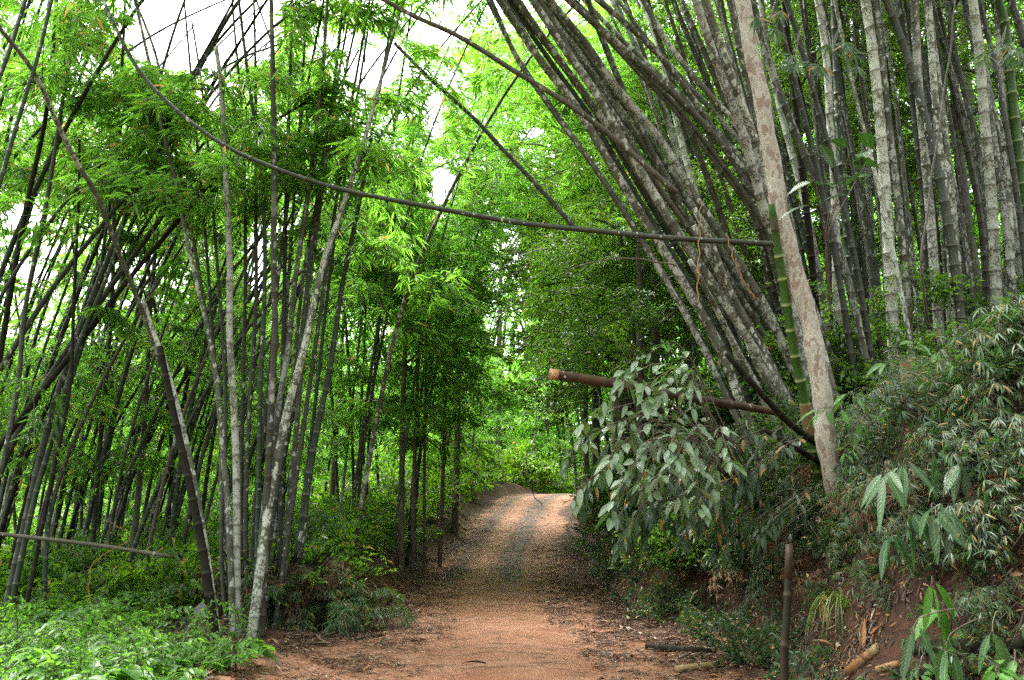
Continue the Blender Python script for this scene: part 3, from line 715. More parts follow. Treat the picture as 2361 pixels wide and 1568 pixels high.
for ci, (px, Yc, n) in enumerate(CL):
    x0 = (px-1180)/FPX*Yc
    far = 'near' if Yc < 26 else ('middle' if Yc < 44 else 'far')
    for k in range(n):
        a = U(0, 6.28); rr = .25+(2.1 if Yc < 36 else 1.2)*rng.random()
        x = x0+math.cos(a)*rr*(1+Yc/40); y = Yc+math.sin(a)*rr*1.3
        if abs(x-float(xc(y))) < 2.3: x = float(xc(y)) - 2.6
        az = a if rng.random() < .6 else U(-.7, .7)
        forest_culm(x, y, az, U(.05, .38), U(11, 16)+Yc*.12, U(.04, .06)*(1 if Yc < 40 else 1.2), [C_DKGREEN, C_DARK, C_GREY, C_DARK][(k+ci) % 4],
                    'slim dark bamboo with a drooping crown in the %s stand left of the road' % far if px < 1150 else 'slim bamboo with a pale crown beyond the bend of the road',
                    'bamboo of the %s stand' % far if px < 1150 else 'bamboo beyond the bend', (20 if Yc < 26 else 19) if Yc < 40 else 20, (.28, .042) if Yc < 30 else (.29, .046), tmin=.12 if Yc > 25 else .17,
                    sc=(.9, 1.45) if Yc < 40 else (1.2, 2.0), keep=.45 if Yc < 26 else .9)
# overhead boughs right of the road, seen against the light between the leaning culms
for k, (px, Yc) in enumerate([(1500, 19), (1620, 22), (1420, 26), (1740, 26), (1560, 33), (1330, 36), (1680, 40), (1450, 46)]):
    x = (px-1180)/FPX*Yc
    forest_culm(x, Yc, U(2.2, 4.2), U(.1, .4), U(11, 15), .06, C_GREY if k % 2 else C_DKGREEN, 'bamboo with a broad green crown up the slope behind the leaning bunch', 'bamboo up the right slope', 34, (.25, .038), tmin=.2 if px > 1700 else .5, sc=(1., 1.6), fm=LEAF_BAMBOO)

# ---- broadleaf trees
def make_tree(x, y, h, r0, crown, n, leaf, lm, bm, label, group=None, lean=(0, 0), gp=True, low=.35, detail=0, limbs=6, bsc=1.3):
    z = H(x, y); root = empty('tree', (x, y, z)); tag(root, label, 'tree', group)
    top = np.array([x+lean[0], y+lean[1], z+h])
    q = spline([(x, y, z-.3), (x+lean[0]*.2+U(-.1, .1), y+lean[1]*.2, z+h*.35), (x+lean[0]*.6+U(-.2, .2), y+lean[1]*.6, z+h*.7), top], 30)
    mb = MB(); tube(mb, q, r0*np.linspace(1, .25, 30)*(1+.05*np.sin(np.arange(30)*1.9)), 9)
    cm = MB(); rx, rz = crown
    for i in range(limbs):
        u = low+.1 + (1-low-.1)*i/limbs; p = q[int(u*29)]; a = i*2.4+U(-.4, .4)
        e = p + np.array([math.cos(a)*rx*.8, math.sin(a)*rx*.8, U(.1, .5)*rx])
        tube(mb, spline([p, (p+e)/2+np.array([0, 0, .12*rx]), e], 8), np.linspace(r0*.35, r0*.08, 8), 5)
    k = 0
    cz = z+h*(low+1)/2+.05*h
    for i in range(n*3):
        if k >= n: break
        dv = rand_unit(1)[0]*rng.random()**.4
        p = np.array([x+lean[0]*.7, y+lean[1]*.7, cz]) + dv*np.array([rx, rx, rz])
        if gp and rng.random() < gap(p)[0]: k += 1; continue
        az = math.atan2(dv[1], dv[0])+U(-.9, .9)
        put_branch(cm, TT[rng.integers(5)], p, az, U(-.5, .4), 0, bsc*U(.7, 1.2), leaf[0], leaf[1], detail, 2, 1., .25, gp=U(.35, .95))
        k += 1
    mb.build('trunk', bm, root, origin=(x, y, z)); cm.build('crown', lm, root, origin=(x, y, z))
    return root
TR = [  # px, Y, height, r0, crown(rx,rz), n, leafmat, label
 (932, 22, 13, .09, (2.2, 5), 130, LEAF_BROAD, 'slim tree left of the road with a trunk forking low, first of the thin row'),
 (958, 23.5, 12, .07, (1.8, 4.6), 90, LEAF_BROAD, 'slim straight tree second in the thin row left of the road'),
 (985, 24, 11, .05, (1.6, 4.6), 80, LEAF_BROAD, 'thinnest tree in the row left of the road'),
 (1018, 25, 12, .07, (1.8, 5), 100, LEAF_BROAD, 'slim tree closest to the road on its left side'),
 (1050, 31, 14, .14, (2.4, 6), 110, LEAF_BROAD, 'thicker pale-barked tree left of the road before the bend'),
 (770, 27, 12, .1, (2.6, 5), 110, LEAF_BROAD, 'leafy tree behind the right flank of the left clump'),
 (330, 17, 9, .07, (1.7, 3.2), 90, LEAF_DARK, 'small dark-leaved tree behind the broken leaning culm'),
 (420, 24, 11, .1, (2.4, 3.6), 90, LEAF_DARK, 'dark tree deeper in the left stand'),
 (1150, 62, 26, .3, (6., 10), 130, LEAF_BROAD, 'big tree closing the view behind the bend'),
 (1352, 31, 12, .12, (2.6, 5.0), 170, LEAF_DARK, 'dark tree standing at the right road edge just before the crest'),
 (1480, 18, 8.5, .12, (2.2, 3.0), 150, LEAF_DARK, 'small dark tree right behind the large-leaved shrub'),
 (1370, 33, 15, .2, (3.6, 7.5), 200, LEAF_DARK, 'dark creeper-clad tree right of the road near the crest'),
 (1440, 26, 13, .22, (3.0, 6.0), 190, LEAF_DARK, 'dark dense tree behind the large-leaved shrub'),
 (1520, 22, 11, .16, (2.6, 4.2), 150, LEAF_DARK, 'shaded tree on the slope behind the low leaning culms'),
 (1600, 30, 19, .25, (4.5, 6.), 170, LEAF_BROAD, 'bright leafy tree top behind the leaning bunch at upper right'),
 (1420, 38, 22, .25, (5., 6.5), 160, LEAF_BROAD, 'bright high crown right of the central sky gaps'),
 (1760, 27, 14, .2, (4., 6.), 170, LEAF_DARK, 'dark tree up the slope behind the mottled trunk'),
 (2010, 25, 14, .2, (4., 6.), 170, LEAF_DARK, 'dark tree behind the middle of the upright stand'),
 (2250, 23, 13, .2, (4., 6.), 170, LEAF_DARK, 'dark tree behind the right end of the upright stand'),
 (2420, 20, 13, .2, (3.6, 6.), 130, LEAF_DARK, 'dark tree at the right edge up the slope'),
 (1840, 20, 13, .15, (3., 6.5), 230, LEAF_DARK, 'dark leafy tree close behind the mottled trunk on the slope'),
 (1950, 19, 14, .15, (3., 7.), 230, LEAF_DARK, 'dark tree behind the slender white-blotched culm'),
 (2120, 19, 14, .15, (3.2, 7.), 240, LEAF_DARK, 'dark tree behind the grey spotted culm of the upright stand'),
 (2290, 18, 13, .15, (3., 6.5), 220, LEAF_DARK, 'dark tree close behind the stout white-patched culm'),
 (1700, 24, 12, .15, (3., 5.), 170, LEAF_DARK, 'dark tree behind the lower half of the leaning culms'),
 (2030, 30, 20, .2, (5., 8.), 240, LEAF_DARK, 'tall dark tree farthest up the slope behind the upright stand'),
 (2330, 26, 20, .2, (5., 8.), 220, LEAF_DARK, 'tall dark tree up the slope at the right edge'),
 (1245, 26, 15, .15, (3.2, 3.6), 230, LEAF_BROAD, 'tree leaning from the right bank with its crown over the road at top centre'),
 (1180, 35, 19, .2, (4.2, 5.), 230, LEAF_BROAD, 'tall tree behind the one whose crown hangs at top centre'),
 (1250, 40, 17, .2, (3.5, 6), 90, LEAF_BROAD, 'leafy tree whose crown hangs over the crest of the road'),
]
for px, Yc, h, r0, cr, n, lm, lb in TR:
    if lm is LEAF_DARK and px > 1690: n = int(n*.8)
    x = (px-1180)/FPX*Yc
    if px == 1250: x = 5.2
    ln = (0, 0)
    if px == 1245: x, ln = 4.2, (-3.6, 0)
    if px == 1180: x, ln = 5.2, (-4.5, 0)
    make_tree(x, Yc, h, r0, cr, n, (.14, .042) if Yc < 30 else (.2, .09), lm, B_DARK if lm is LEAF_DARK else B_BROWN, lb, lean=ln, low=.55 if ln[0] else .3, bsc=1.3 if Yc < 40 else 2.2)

# ---- far wood closing every sight line near the ground
mb = MB(); n = 6500
for k in range(n):
    a = math.radians(U(-50, 52)); R = U(62, 110) if abs(a) < .9 else 60
    y = R*math.cos(a); x = R*math.sin(a)
    if y < 50: y = U(50, 60)
    h = 26*rng.random()**1.2 + .5
    p = np.array([x, y, H(x, y)+h])
    if rng.random() < gap(p)[0]*.97: continue
    put_branch(mb, TT[k % 5], p, U(0, 6.28), U(-.3, .4), 0, 4.2, .55, .24, 0, 0, .8, gp=U(.4, .95))
for k in range(260):
    a = math.radians(U(-42, 42)); R = U(60, 85); y = R*math.cos(a); x = R*math.sin(a); z = H(x, y)
    tube(mb, spline([(x, y, z-.5), (x+U(-1, 1), y, z+8), (x+U(-4, 4), y, z+17)], 6), .09, 4, -1., cap=False)
tag(mb.build('distant_forest', LEAF_BROAD), kind='stuff')
print('forest done')
# ------------------------------------------------------------------ low growth
def fern_plant(mb, x, y, h, n=5, leafL=.11, leafW=.04, detail=1):
    z = H(x, y)
    for i in range(n):
        a = U(0, 6.28); l = h*U(.7, 1.2)
        e = np.array([x+math.cos(a)*l*.6, y+math.sin(a)*l*.6, z+h*U(.5, 1.05)])
        q = spline([(x, y, z-.02), (x+math.cos(a)*l*.2, y+math.sin(a)*l*.2, z+h*.65), e, e+np.array([math.cos(a), math.sin(a), -.5])*l*.3], 9)
        tube(mb, q, .004, 3, -1., cap=False)
        m = 7; u = np.repeat(np.linspace(.3, 1, m), 2)
        b = np.stack([np.interp(u, np.linspace(0, 1, 9), q[:, k]) for k in range(3)], 1)
        sd_ = np.tile([1., -1.], m)[:, None]
        f = np.array([math.cos(a), math.sin(a), 0]); sdv = np.array([-math.sin(a), math.cos(a), 0])
        d = sdv*sd_*.9 + f*.45 + rng.normal(size=(2*m, 3))*.15 + np.array([0, 0, -.12])
        nn = np.array([0, 0, 1.]) + rng.normal(size=(2*m, 3))*.22
        leaves(mb, b, d, nn, leafL*U(.7, 1.15, 2*m), leafW*U(.8, 1.2, 2*m), np.clip(U(0, 1)*.6+U(0, .4, 2*m), 0, 1), detail, .25, .12)
mb = MB()
for k in range(1050):
    y = 4.6 + 8.2*rng.random()**.8; x = -2.25 - .22*(y-8)*(y > 8) - 7.2*rng.random()**.85
    if rng.random() < .75*ss(-3.6, -2.3, x) or (y > 10.2 and -5. < x): continue
    big = rng.random()
    fern_plant(mb, x, y, U(.12, .36)+.36*ss(-2.4, -4.5, x)*U(0, 1)**2, rng.integers(3, 7), .07+.15*big**2, .024+.065*big**2)
for k in range(380):
    y = 5+8*rng.random(); x = -2.2 - .2*(y-8)*(y > 8) - 7*rng.random(); p = np.array([x, y, H(x, y)+U(.03, .3)])
    if rng.random() < .8*ss(-3.6, -2.3, x) or (y > 10.6 and -5. < x): continue
    put_branch(mb, TT[k % 5], p, U(0, 6.28), U(.2, 1.3), 0, U(.2, .45), .06, .026, 0, 1, .5, .3)
tag(mb.build('ground_cover', LEAF_HERB), kind='stuff')
# sparse weeds and the forest floor growth further off
mb = MB()
for k in range(3300):
    y = 13.6 + 45*rng.random()**1.5; side = rng.random()
    x = float(xc(y)) - 2.5 - (.3 + 17*rng.random()**1.25)*(1 if y > 13 else .4)
    if rng.random() < .35*ss(-2.9-1, -2.5, x-float(xc(y))): continue
    p = np.array([x, y, H(x, y)+U(.0, .35)*(1+y/25)])
    s = .55+y/45
    put_branch(mb, TT[k % 5], p, U(0, 6.28), U(.1, 1.3), 0, s*.75, .11*(.8+y/30), .05*(.8+y/30), 0, 0, .6, .3)
tag(mb.build('undergrowth', LEAF_UNDER), kind='stuff')

# leafy bushes of the left floor and bamboo-grass near the road: copies of a few kinds
def bush(name, n, r, h, leafL, leafW, mat, T=TT, detail=0, sc=.5):
    root = empty(name); mb = MB()
    for i in range(n):
        a = U(0, 6.28); u = rng.random()**.5; p = np.array([math.cos(a)*r*u, math.sin(a)*r*u, h*(.15+.75*rng.random()*(1-.5*u*u))])
        put_branch(mb, T[i % len(T)], p*[.6, .6, .8], a+U(-.7, .7), U(.1, .9), U(-.3, .3), sc*U(.8, 1.3), leafL, leafW, detail, 1, 1., .35)
    mb.build('foliage', mat, root)
    mb = MB()
    for i in range(6):
        a = U(0, 6.28); tube(mb, spline([(U(-.06, .06), U(-.06, .06), -.15), (math.cos(a)*r*.2, math.sin(a)*r*.2, h*.4), (math.cos(a)*r*.55, math.sin(a)*r*.55, h*.85)], 8), np.linspace(.014, .004, 8), 5)
    mb.build('stem', B_BROWN, root)
    return root
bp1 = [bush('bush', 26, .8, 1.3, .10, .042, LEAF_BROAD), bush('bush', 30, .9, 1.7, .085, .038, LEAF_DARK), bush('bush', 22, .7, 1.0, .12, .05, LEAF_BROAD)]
for b_ in bp1: tag(b_, 'small leafy bush on the forest floor between the bamboo stems left of the road', 'bush', 'bushes on the left forest floor')
spots = []
for k in range(56):
    y = 15 + 26*rng.random()**1.3; x = float(xc(y)) - 3.7 - 11*rng.random()**1.3
    spots.append((x, y))
for i, (x, y) in enumerate(spots):
    o = bp1[i] if i < 3 else copy_tree(bp1[i % 3])
    o.location = (x, y, H(x, y)-.03); o.rotation_euler = (0, 0, U(0, 6.28)); o.scale = (U(.7, 1.2),)*3

def grass_bamboo(n_stems, h, leafL=.15, leafW=.02, mat=None, hang=1.):
    """dwarf bamboo: thin arching stems with fans of narrow leaves"""
    root = empty('dwarf_bamboo'); mb = MB(); st = MB()
    for i in range(n_stems):
        a = U(0, 6.28); l = h*U(.6, 1.2); c, s = math.cos(a), math.sin(a)
        q = spline([(U(-.08, .08), U(-.08, .08), -.1), (c*l*.2, s*l*.2, l*.55), (c*l*.6, s*l*.6, l*.72), (c*l*.95, s*l*.95, l*(.62-.35*hang))], 12)
        tube(st, q, np.linspace(.006, .002, 12), 4, cap=False)
        for u in np.linspace(.35, 1, 7):
            p = np.array([np.interp(u, np.linspace(0, 1, 12), q[:, k]) for k in range(3)])
            for sgn in (-1, 1):
                b2 = a + sgn*U(.3, 1.3); tw = p + np.array([math.cos(b2), math.sin(b2), U(-.3, .25)])*U(.06, .2)
                tube(st, np.array([p, tw]), .0018, 3, cap=False)
                m = rng.integers(5, 9); an = b2 + np.linspace(-1.1, 1.1, m)+rng.normal(size=m)*.15
                d = np.stack([np.cos(an), np.sin(an), U(-1., -.1)+rng.normal(size=m)*.2], 1)
                leaves(mb, tw+d*.01, d, np.array([0, 0, 1.])+rng.normal(size=(m, 3))*.35, leafL*U(.6, 1.15, m), leafW*U(.8, 1.2, m), np.clip(U(0, .6)+U(0, .4, m), 0, 1), 1, .25, .2)
    mb.build('foliage', mat or LEAF_BANK, root); st.build('stem', C_DRY, root)
    return root
gb = [grass_bamboo(9, .8), grass_bamboo(11, 1.0), grass_bamboo(7, .65, .17, .024), grass_bamboo(12, .9, .13, .018)]
for g_ in gb: tag(g_, 'tuft of dwarf bamboo with narrow grey-green leaves drooping over the right bank', 'dwarf bamboo', 'dwarf bamboo tufts on the right bank')
cnt = 0
def put_gb(px, py, s, i):
    global cnt
    b = hit(px, py, 4, 40); o = gb[i % 4] if cnt < 4 else copy_tree(gb[i % 4]); cnt += 1
    o.location = (b.x, b.y, b.z-.05); o.rotation_euler = (U(-.35, .1), U(-.75, -.1), U(0, 6.28) if rng.random() < .4 else U(-.6, .6)); o.scale = (s,)*3
for k in range(46):
    px = 1420+980*rng.random(); lo = np.interp(px, [1400, 1700, 2000, 2361], [1130, 960, 860, 780]); hi = np.interp(px, [1400, 1700, 2000, 2361], [1230, 1290, 1330, 1400])
    u = rng.random(); py = lo+(hi-lo)*u**1.35
    if (2040 < px < 2240 and py > 1020) or (1885 < px < 1990 and py > 1040): px -= 330; py += 30
    put_gb(px, py, U(.4, .78), k)
for k in range(9):
    px = 1850+560*rng.random(); put_gb(px, np.interp(px, [1850, 2361], [880, 760])+U(-60, 40), U(.6, .95), k)

gw = [grass_bamboo(8, .7, .15, .02, mat=LEAF_DRY), grass_bamboo(6, .5, .13, .018, mat=LEAF_DRY)]
for g_ in gw: tag(g_, 'withered brown dwarf bamboo tuft hanging among the green ones on the right bank', 'dwarf bamboo', 'withered dwarf bamboo on the right bank')
for k in range(24):
    px = 1560+840*rng.random(); py = np.interp(px, [1560, 2361], [1180, 930])+U(0, 330)*min(1, (px-1450)/400)
    b = hit(px, py, 4, 40); o = gw[k] if k < 2 else copy_tree(gw[k % 2]); o.location = (b.x, b.y, b.z-.04); o.rotation_euler = (U(-.3, .1), U(-.9, -.2), U(0, 6.28)); o.scale = (U(.45, .9),)*3
for k in range(22):
    px = U(2230, 2400) if k % 2 else U(1880, 2100); put_gb(px, U(930, 1480) if k % 2 else U(900, 1040), U(.35, .65), 4+k)
# dark bushes overhanging the right bank further along the road
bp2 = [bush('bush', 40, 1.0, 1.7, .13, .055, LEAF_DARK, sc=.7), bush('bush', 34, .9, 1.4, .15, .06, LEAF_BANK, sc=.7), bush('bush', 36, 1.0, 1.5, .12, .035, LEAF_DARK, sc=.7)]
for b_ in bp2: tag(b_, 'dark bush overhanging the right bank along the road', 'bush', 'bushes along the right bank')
for k in range(52):
    y = 11.8 + 33*rng.random()**1.15; x = float(xc(y)) + 3.4 + 3.6*rng.random()**1.5
    if y < 13.5 and x > 3.8: x = 3.8
    o = bp2[k] if k < 3 else copy_tree(bp2[k % 3])
    o.location = (x, y, H(x, y)-.1); o.rotation_euler = (U(-.2, .2), U(-.5, 0), U(0, 6.28)); o.scale = (U(.7, 1.15),)*3
for k in range(16):
    px, py = U(1440, 1860), U(1060, 1210); b = hit(px, py, 8, 40)
    o = copy_tree(bp2[k % 3]); o.location = (b.x, b.y, b.z-.15); o.rotation_euler = (U(-.2, .2), U(-.9, -.3), U(0, 6.28)); o.scale = (U(.45, .7),)*3
for k in range(36):
    put_gb(U(1560, 2140), U(1080, 1300), U(.3, .6), 4+k)
for k in range(22):
    b = hit(*((U(2020, 2260), U(1060, 1330)) if k % 2 else (U(1840, 2080), U(1180, 1420))), 4, 40); s_ = U(.28, .5)
    o = copy_tree(gb[k % 4]); o.location = (b.x, b.y, b.z-.04); o.rotation_euler = (U(-.3, .1), U(-.8, -.2), U(0, 6.28)); o.scale = (s_,)*3
for k in range(30):
    put_gb(U(1930, 2420), U(760, 960), U(.5, .85), 4+k)
# small-leaved thicket filling the slope behind the upright stems
mb = MB()
for k in range(3600):
    y = 13+34*rng.random()**1.2; x = float(xc(y)) + 5 + 24*rng.random()**1.1
    p = np.array([x, y, H(x, y)+U(0, 2.4)*rng.random()])
    if y < 15.5 and p[2] > 5.2: continue
    put_branch(mb, TT[k % 5], p, U(0, 6.28), U(-.2, .9), 0, .9, .12, .05, 0, 0, .8)
tag(mb.build('hillside_thicket', LEAF_DARK), kind='stuff')

# climbing greenery hanging on the dark trees right of the road
# ---- litter
def litter(n, f, name, L=(.04, .2), Wd=(.01, .035), keepf=None):
    P, D, NN, LL, WW, VV = [], [], [], [], [], []
    xs, ys = f(int(n*2.2)); w_ = np.sin(xs*3.1+ys*1.3)*np.sin(ys*2.3-xs*1.7)+np.sin(xs*8.3)*np.sin(ys*6.1+2)+.9*rng.normal(size=len(xs))
    kk = np.argsort(-w_)[:n]; xs, ys = xs[kk], ys[kk]; n = len(xs)
    zs = height(xs, ys); e = .05
    gxn = (height(xs+e, ys)-height(xs-e, ys))/(2*e); gyn = (height(xs, ys+e)-height(xs, ys-e))/(2*e)
    nrm = unit(np.stack([-gxn, -gyn, np.ones(n)], 1)); nrm = unit(nrm+rng.normal(size=(n, 3))*.16)
    a = U(0, 6.283, n) if name != 'leaf_litter' else rng.normal(0, .8, n)+np.pi*(rng.random(n) < .5); d = np.stack([np.cos(a), np.sin(a), np.zeros(n)], 1); d = unit(d - nrm*np.sum(d*nrm, 1, keepdims=True))
    mb = MB()
    leaves(mb, np.stack([xs, ys, zs+.008+.025*rng.random(n)], 1), d, nrm, U(*L, n), U(*Wd, n), rng.random(n), 0, 0., .25)
    return tag(mb.build(name, DRY_MIX), kind='stuff')
m, t, out = new_mat('dead_leaves'); R = attr(t)[0]
c = ramp(t, R, [(0, (.02, .014, .01)), (.4, (.06, .035, .022)), (.62, (.13, .068, .036)), (.8, (.22, .12, .06)), (.92, (.32, .14, .055)), (.98, (.4, .33, .24))])
p = N_(t, 'ShaderNodeBsdfPrincipled'); t.links.new(c, p.inputs['Base Color']); p.inputs['Roughness'].default_value = .55; p.inputs['Specular IOR Level'].default_value = .4
t.links.new(p.outputs[0], out.inputs[0]); DRY_MIX = m
def f_bank(n):
    y = 3.6+26*rng.random(n)**1.7; s = .75+5.9*rng.random(n)**.8; return xc(y)+s, y
def f_left(n):
    y = 7+28*rng.random(n)**1.4; s = -.8-2.9*rng.random(n)**.7*(1+.3*(y < 13)) - .3*(y < 12); return xc(y)+s, y
def f_road(n):
    y = 6+32*rng.random(n)**1.7; s = 2.4*np.sign(rng.random(n)-.5)*rng.random(n)**.4; return xc(y)+s, y
litter(85000, f_bank, 'leaf_litter', (.03, .16), (.007, .028))
litter(40000, f_left, 'leaf_litter', (.03, .14), (.007, .025))
litter(7000, f_road, 'leaf_litter', (.02, .11), (.005, .02))
litter(5200, f_bank, 'leaf_litter', (.08, .22), (.025, .06))
litter(1300, f_left, 'leaf_litter', (.08, .2), (.02, .05))
# pebbles on the lane
mb = MB()
for k in range(450):
    y = 19+20*rng.random()**1.2; s = U(-2.2, 2.2) if rng.random() < .3 else rng.normal()*.4+.2
    x = float(xc(y))+s; r = U(.006, .022)*(1+y/40); z = H(x, y)
    th = np.linspace(0, 6.283, 6)[:-1]
    ring = lambda q, h: np.stack([x+np.cos(th+k)*r*q*U(.8, 1.2, 5), y+np.sin(th+k)*r*q*U(.8, 1.2, 5), np.full(5, z+h*r)], 1)
    v = np.vstack([ring(1, -.3), ring(1.05, .3), ring(.5, .75)]); i5 = np.arange(5); j5 = (i5+1) % 5
    mb.add(v, [np.stack([i5, j5, j5+5, i5+5], 1), np.stack([i5+5, j5+5, j5+10, i5+10], 1), (i5+10)[None]], U(0, .6))
tag(mb.build('gravel', bark_mat('pebble', (.12, .1, .085), (.2, .17, .15), (.28, .24, .2), 8, False)), kind='stuff')
print('floor done')
# ------------------------------------------------------------------ particular plants
def P3(px, py, Yd): return np.array(at(px, py, Yd))
def leafy(mb, st, q, r0, n, leafL, leafW, spread=.6, detail=2, droop=.3, u0=.25, down=.3, r1=.3):
    """a curved shoot with alternate leaves on short stalks"""
    m = len(q); tube(st, q, np.linspace(r0, r0*r1, m), 6, cap=False)
    u = np.linspace(u0, 1, n); b = np.stack([np.interp(u, np.linspace(0, 1, m), q[:, k]) for k in range(3)], 1)
    ax = unit(np.gradient(q, axis=0)); ax = np.stack([np.interp(u, np.linspace(0, 1, m), ax[:, k]) for k in range(3)], 1)
    sd_ = unit(np.cross(ax, [0, 0, 1.]))*np.where(np.arange(n) % 2, 1., -1.)[:, None]
    d = unit(sd_*spread + ax*.55 + rng.normal(size=(n, 3))*.38 + np.array([0, 0, -down]))
    e = b + d*leafL*.16
    for k in range(n): tube(st, np.array([b[k], e[k]]), .0022, 3, cap=False)
    nn = np.array([0, -.45, 1.])+rng.normal(size=(n, 3))*.45
    leaves(mb, e, d, nn, leafL*U(.5, 1.15, n), leafW*U(.5, 1.1, n), np.clip(U(0, .5)+U(0, .5, n)**1.5, 0, 1), detail, droop, .1)
def plant(name, label, cat, loc, shoots, leafL, leafW, n, lm=None, sm=None, **kw):
    root = empty(name, loc); tag(root, label, cat, kw.pop('group', None)); mb, st = MB(), MB()
    for q in shoots: leafy(mb, st, q, kw.get('r0', .008), n, leafL, leafW, **{k: v for k, v in kw.items() if k != 'r0'})
    mb.build('foliage', lm or (LEAF_RIB if name != 'large_leaved_shrub' else LEAF_BIG), root, origin=loc); st.build('stem', sm or B_BROWN, root, origin=loc)
    return root

# the tall shrub with big pale glossy leaves
b = hit(1735, 1160); r0 = np.array(b); Yb = b.y
sh = []
tops = [(1480, 815), (1550, 850), (1600, 870), (1400, 905), (1350, 990), (1440, 860), (1520, 900), (1390, 1060), (1450, 960), (1500, 1000), (1560, 960), (1420, 1130), (1350, 1100), (1480, 1100), (1530, 1080), (1580, 1120), (1330, 1010),
        (1620, 1010), (1430, 1020), (1610, 1130), (1650, 1080), (1500, 870), (1460, 1060), (1380, 940), (1560, 1040), (1680, 1040)]
for k, (px, py) in enumerate(tops):
    Yd = 9.6+U(-.55, .45); e = P3(px, py+12, Yd)
    mid_ = P3(px*.45+1640*.55+U(-30, 30), min(py+30, py*.5+1000*.5)-40, Yd+.25)
    sh.append(spline([r0, P3(1690+U(-25, 25), 1080+U(-40, 20), min(Yb, 10.6)), mid_, e, e+np.array([U(-.25, .1), -.05, U(-.28, -.02)])], 16))
plant('large_leaved_shrub', 'tall shrub with big pale glossy oval leaves leaning out over the right road side', 'shrub', r0, sh, .19, .09, 15, u0=.5, r0=.011, down=.12, droop=.3, r1=.2)
# hanging lower skirt of darker leaves under it
sh = []
for k in range(60):
    px, py = U(1400, 1860), U(1040, 1230); Yd = 10.6+U(-.4, .5); e = P3(px-40, py+20, Yd); q0 = P3(px+60+U(-30, 40), py-60, Yd+.3)
    sh.append(spline([r0+U(-.1, .1, 3), q0, e, e+np.array([-.15, -.05, -.2])], 12))
plant('dark_leaved_shrub', 'darker shrub with narrow hanging leaves under the pale big-leaved one', 'shrub', r0+np.array([.3, .2, 0]), sh, .17, .055, 20, lm=LEAF_BANK, u0=.4, detail=1, down=.7)

def sapling(label, basepx, tops, leafL, leafW, n, dy=0., lm=None, name='sapling', cat='sapling', stem_dir=.5, **kw):
    b = hit(*basepx); Yd = b.y+dy; r = np.array(b)
    sh = []
    for px, py in tops:
        e = P3(px, py, Yd-U(.15, .5)); m_ = (r*.5+e*.5)+np.array([U(-.05, .05), -.05, .12])
        sh.append(spline([r-np.array([0, 0, .08]), m_, e, e+(e-m_)*.25+np.array([0, 0, -.06])], 12))
    return plant(name, label, cat, r, sh, leafL, leafW, n, lm=lm, **kw)
LEAF_LIME = leaf_mat('bright_leaves', (.035, .12, .015), (.08, .22, .025), (.08, .28, .02), (.2, .5, .03), .35, .4, .45, vein=True)
sapling('sapling with bright green oval leaves right of the mottled trunk', (2010, 1010), [(1960, 905), (2040, 840), (2105, 800), (2130, 880), (2060, 935), (1990, 960), (1900, 940), (2110, 955), (2150, 820)], .25, .08, 6, lm=LEAF_LIME, down=.2, u0=.45, dy=-.9)
sapling('low leafy shoot with bright leaves crossing the foot of the leaning culms', (1860, 860), [(1640, 700), (1700, 715), (1760, 740), (1690, 790), (1740, 830)], .17, .06, 9, lm=LEAF_BROAD, down=.35, u0=.35)
sapling('dark young plant with long ribbed leaves hanging below the sapling on the bank', (2140, 1190), [(2090, 1060), (2150, 1035), (2205, 1055), (2050, 1080)], .33, .105, 4, down=1.0, u0=.7, dy=-.3)
sapling('plant with long grey ribbed leaves drooping in the middle of the bank', (2160, 1280), [(2100, 1165), (2150, 1160), (2185, 1180), (2060, 1210)], .34, .11, 4, down=1.1, u0=.7, dy=-.35)
sapling('single stem with broad speckled leaves low on the bank at bottom right', (2190, 1480), [(2150, 1330), (2175, 1385), (2230, 1420)], .33, .13, 3, down=1.0, u0=.8, lm=LEAF_LIME)
sapling('pale ribbed leaves hanging near the lower right corner', (2330, 1480), [(2290, 1430), (2130, 1420), (2200, 1455)], .3, .10, 3, down=1.1, u0=.85)
sapling('small bright-leaved seedling in the bottom right corner', (2320, 1560), [(2300, 1530), (2340, 1525), (2358, 1550)], .14, .07, 6, down=.1, u0=.6, lm=LEAF_LIME)
sapling('small bright seedling beside the black log at lower right', (2140, 1560), [(2120, 1535), (2160, 1530), (2180, 1550)], .13, .06, 6, down=.1, u0=.6, lm=LEAF_LIME)
sapling('bright shoot with few leaves left of the tan culm stub on the bank', (1990, 1100), [(1950, 1035), (1985, 1000), (2045, 985), (2120, 1010)], .19, .06, 5, down=.3, u0=.5, lm=LEAF_LIME, dy=-.6)
# broad leaves of a climber between the upright culms
rc = P3(1905, 560, 9.9); sh = []
for px, py in [(1880, 418), (1945, 425), (1960, 350), (2010, 352), (1985, 400), (1880, 470), (1925, 395)]:
    e = P3(px, py, 9.5+U(-.2, .2)); sh.append(spline([P3(1915, 720, 10.4), rc, (rc+e)/2+np.array([0, 0, .05]), e], 12))
plant('climber', 'climber with a few broad dark shiny leaves between the upright culms', 'climber', P3(1915, 720, 10.4), sh, .40, .21, 2, lm=leaf_mat('climber_leaves', (.015, .05, .018), (.03, .09, .03), (.03, .12, .01), (.06, .2, .02), .2, .3, .6, vein=True), u0=.93, down=.15, spread=.9, r1=.5)
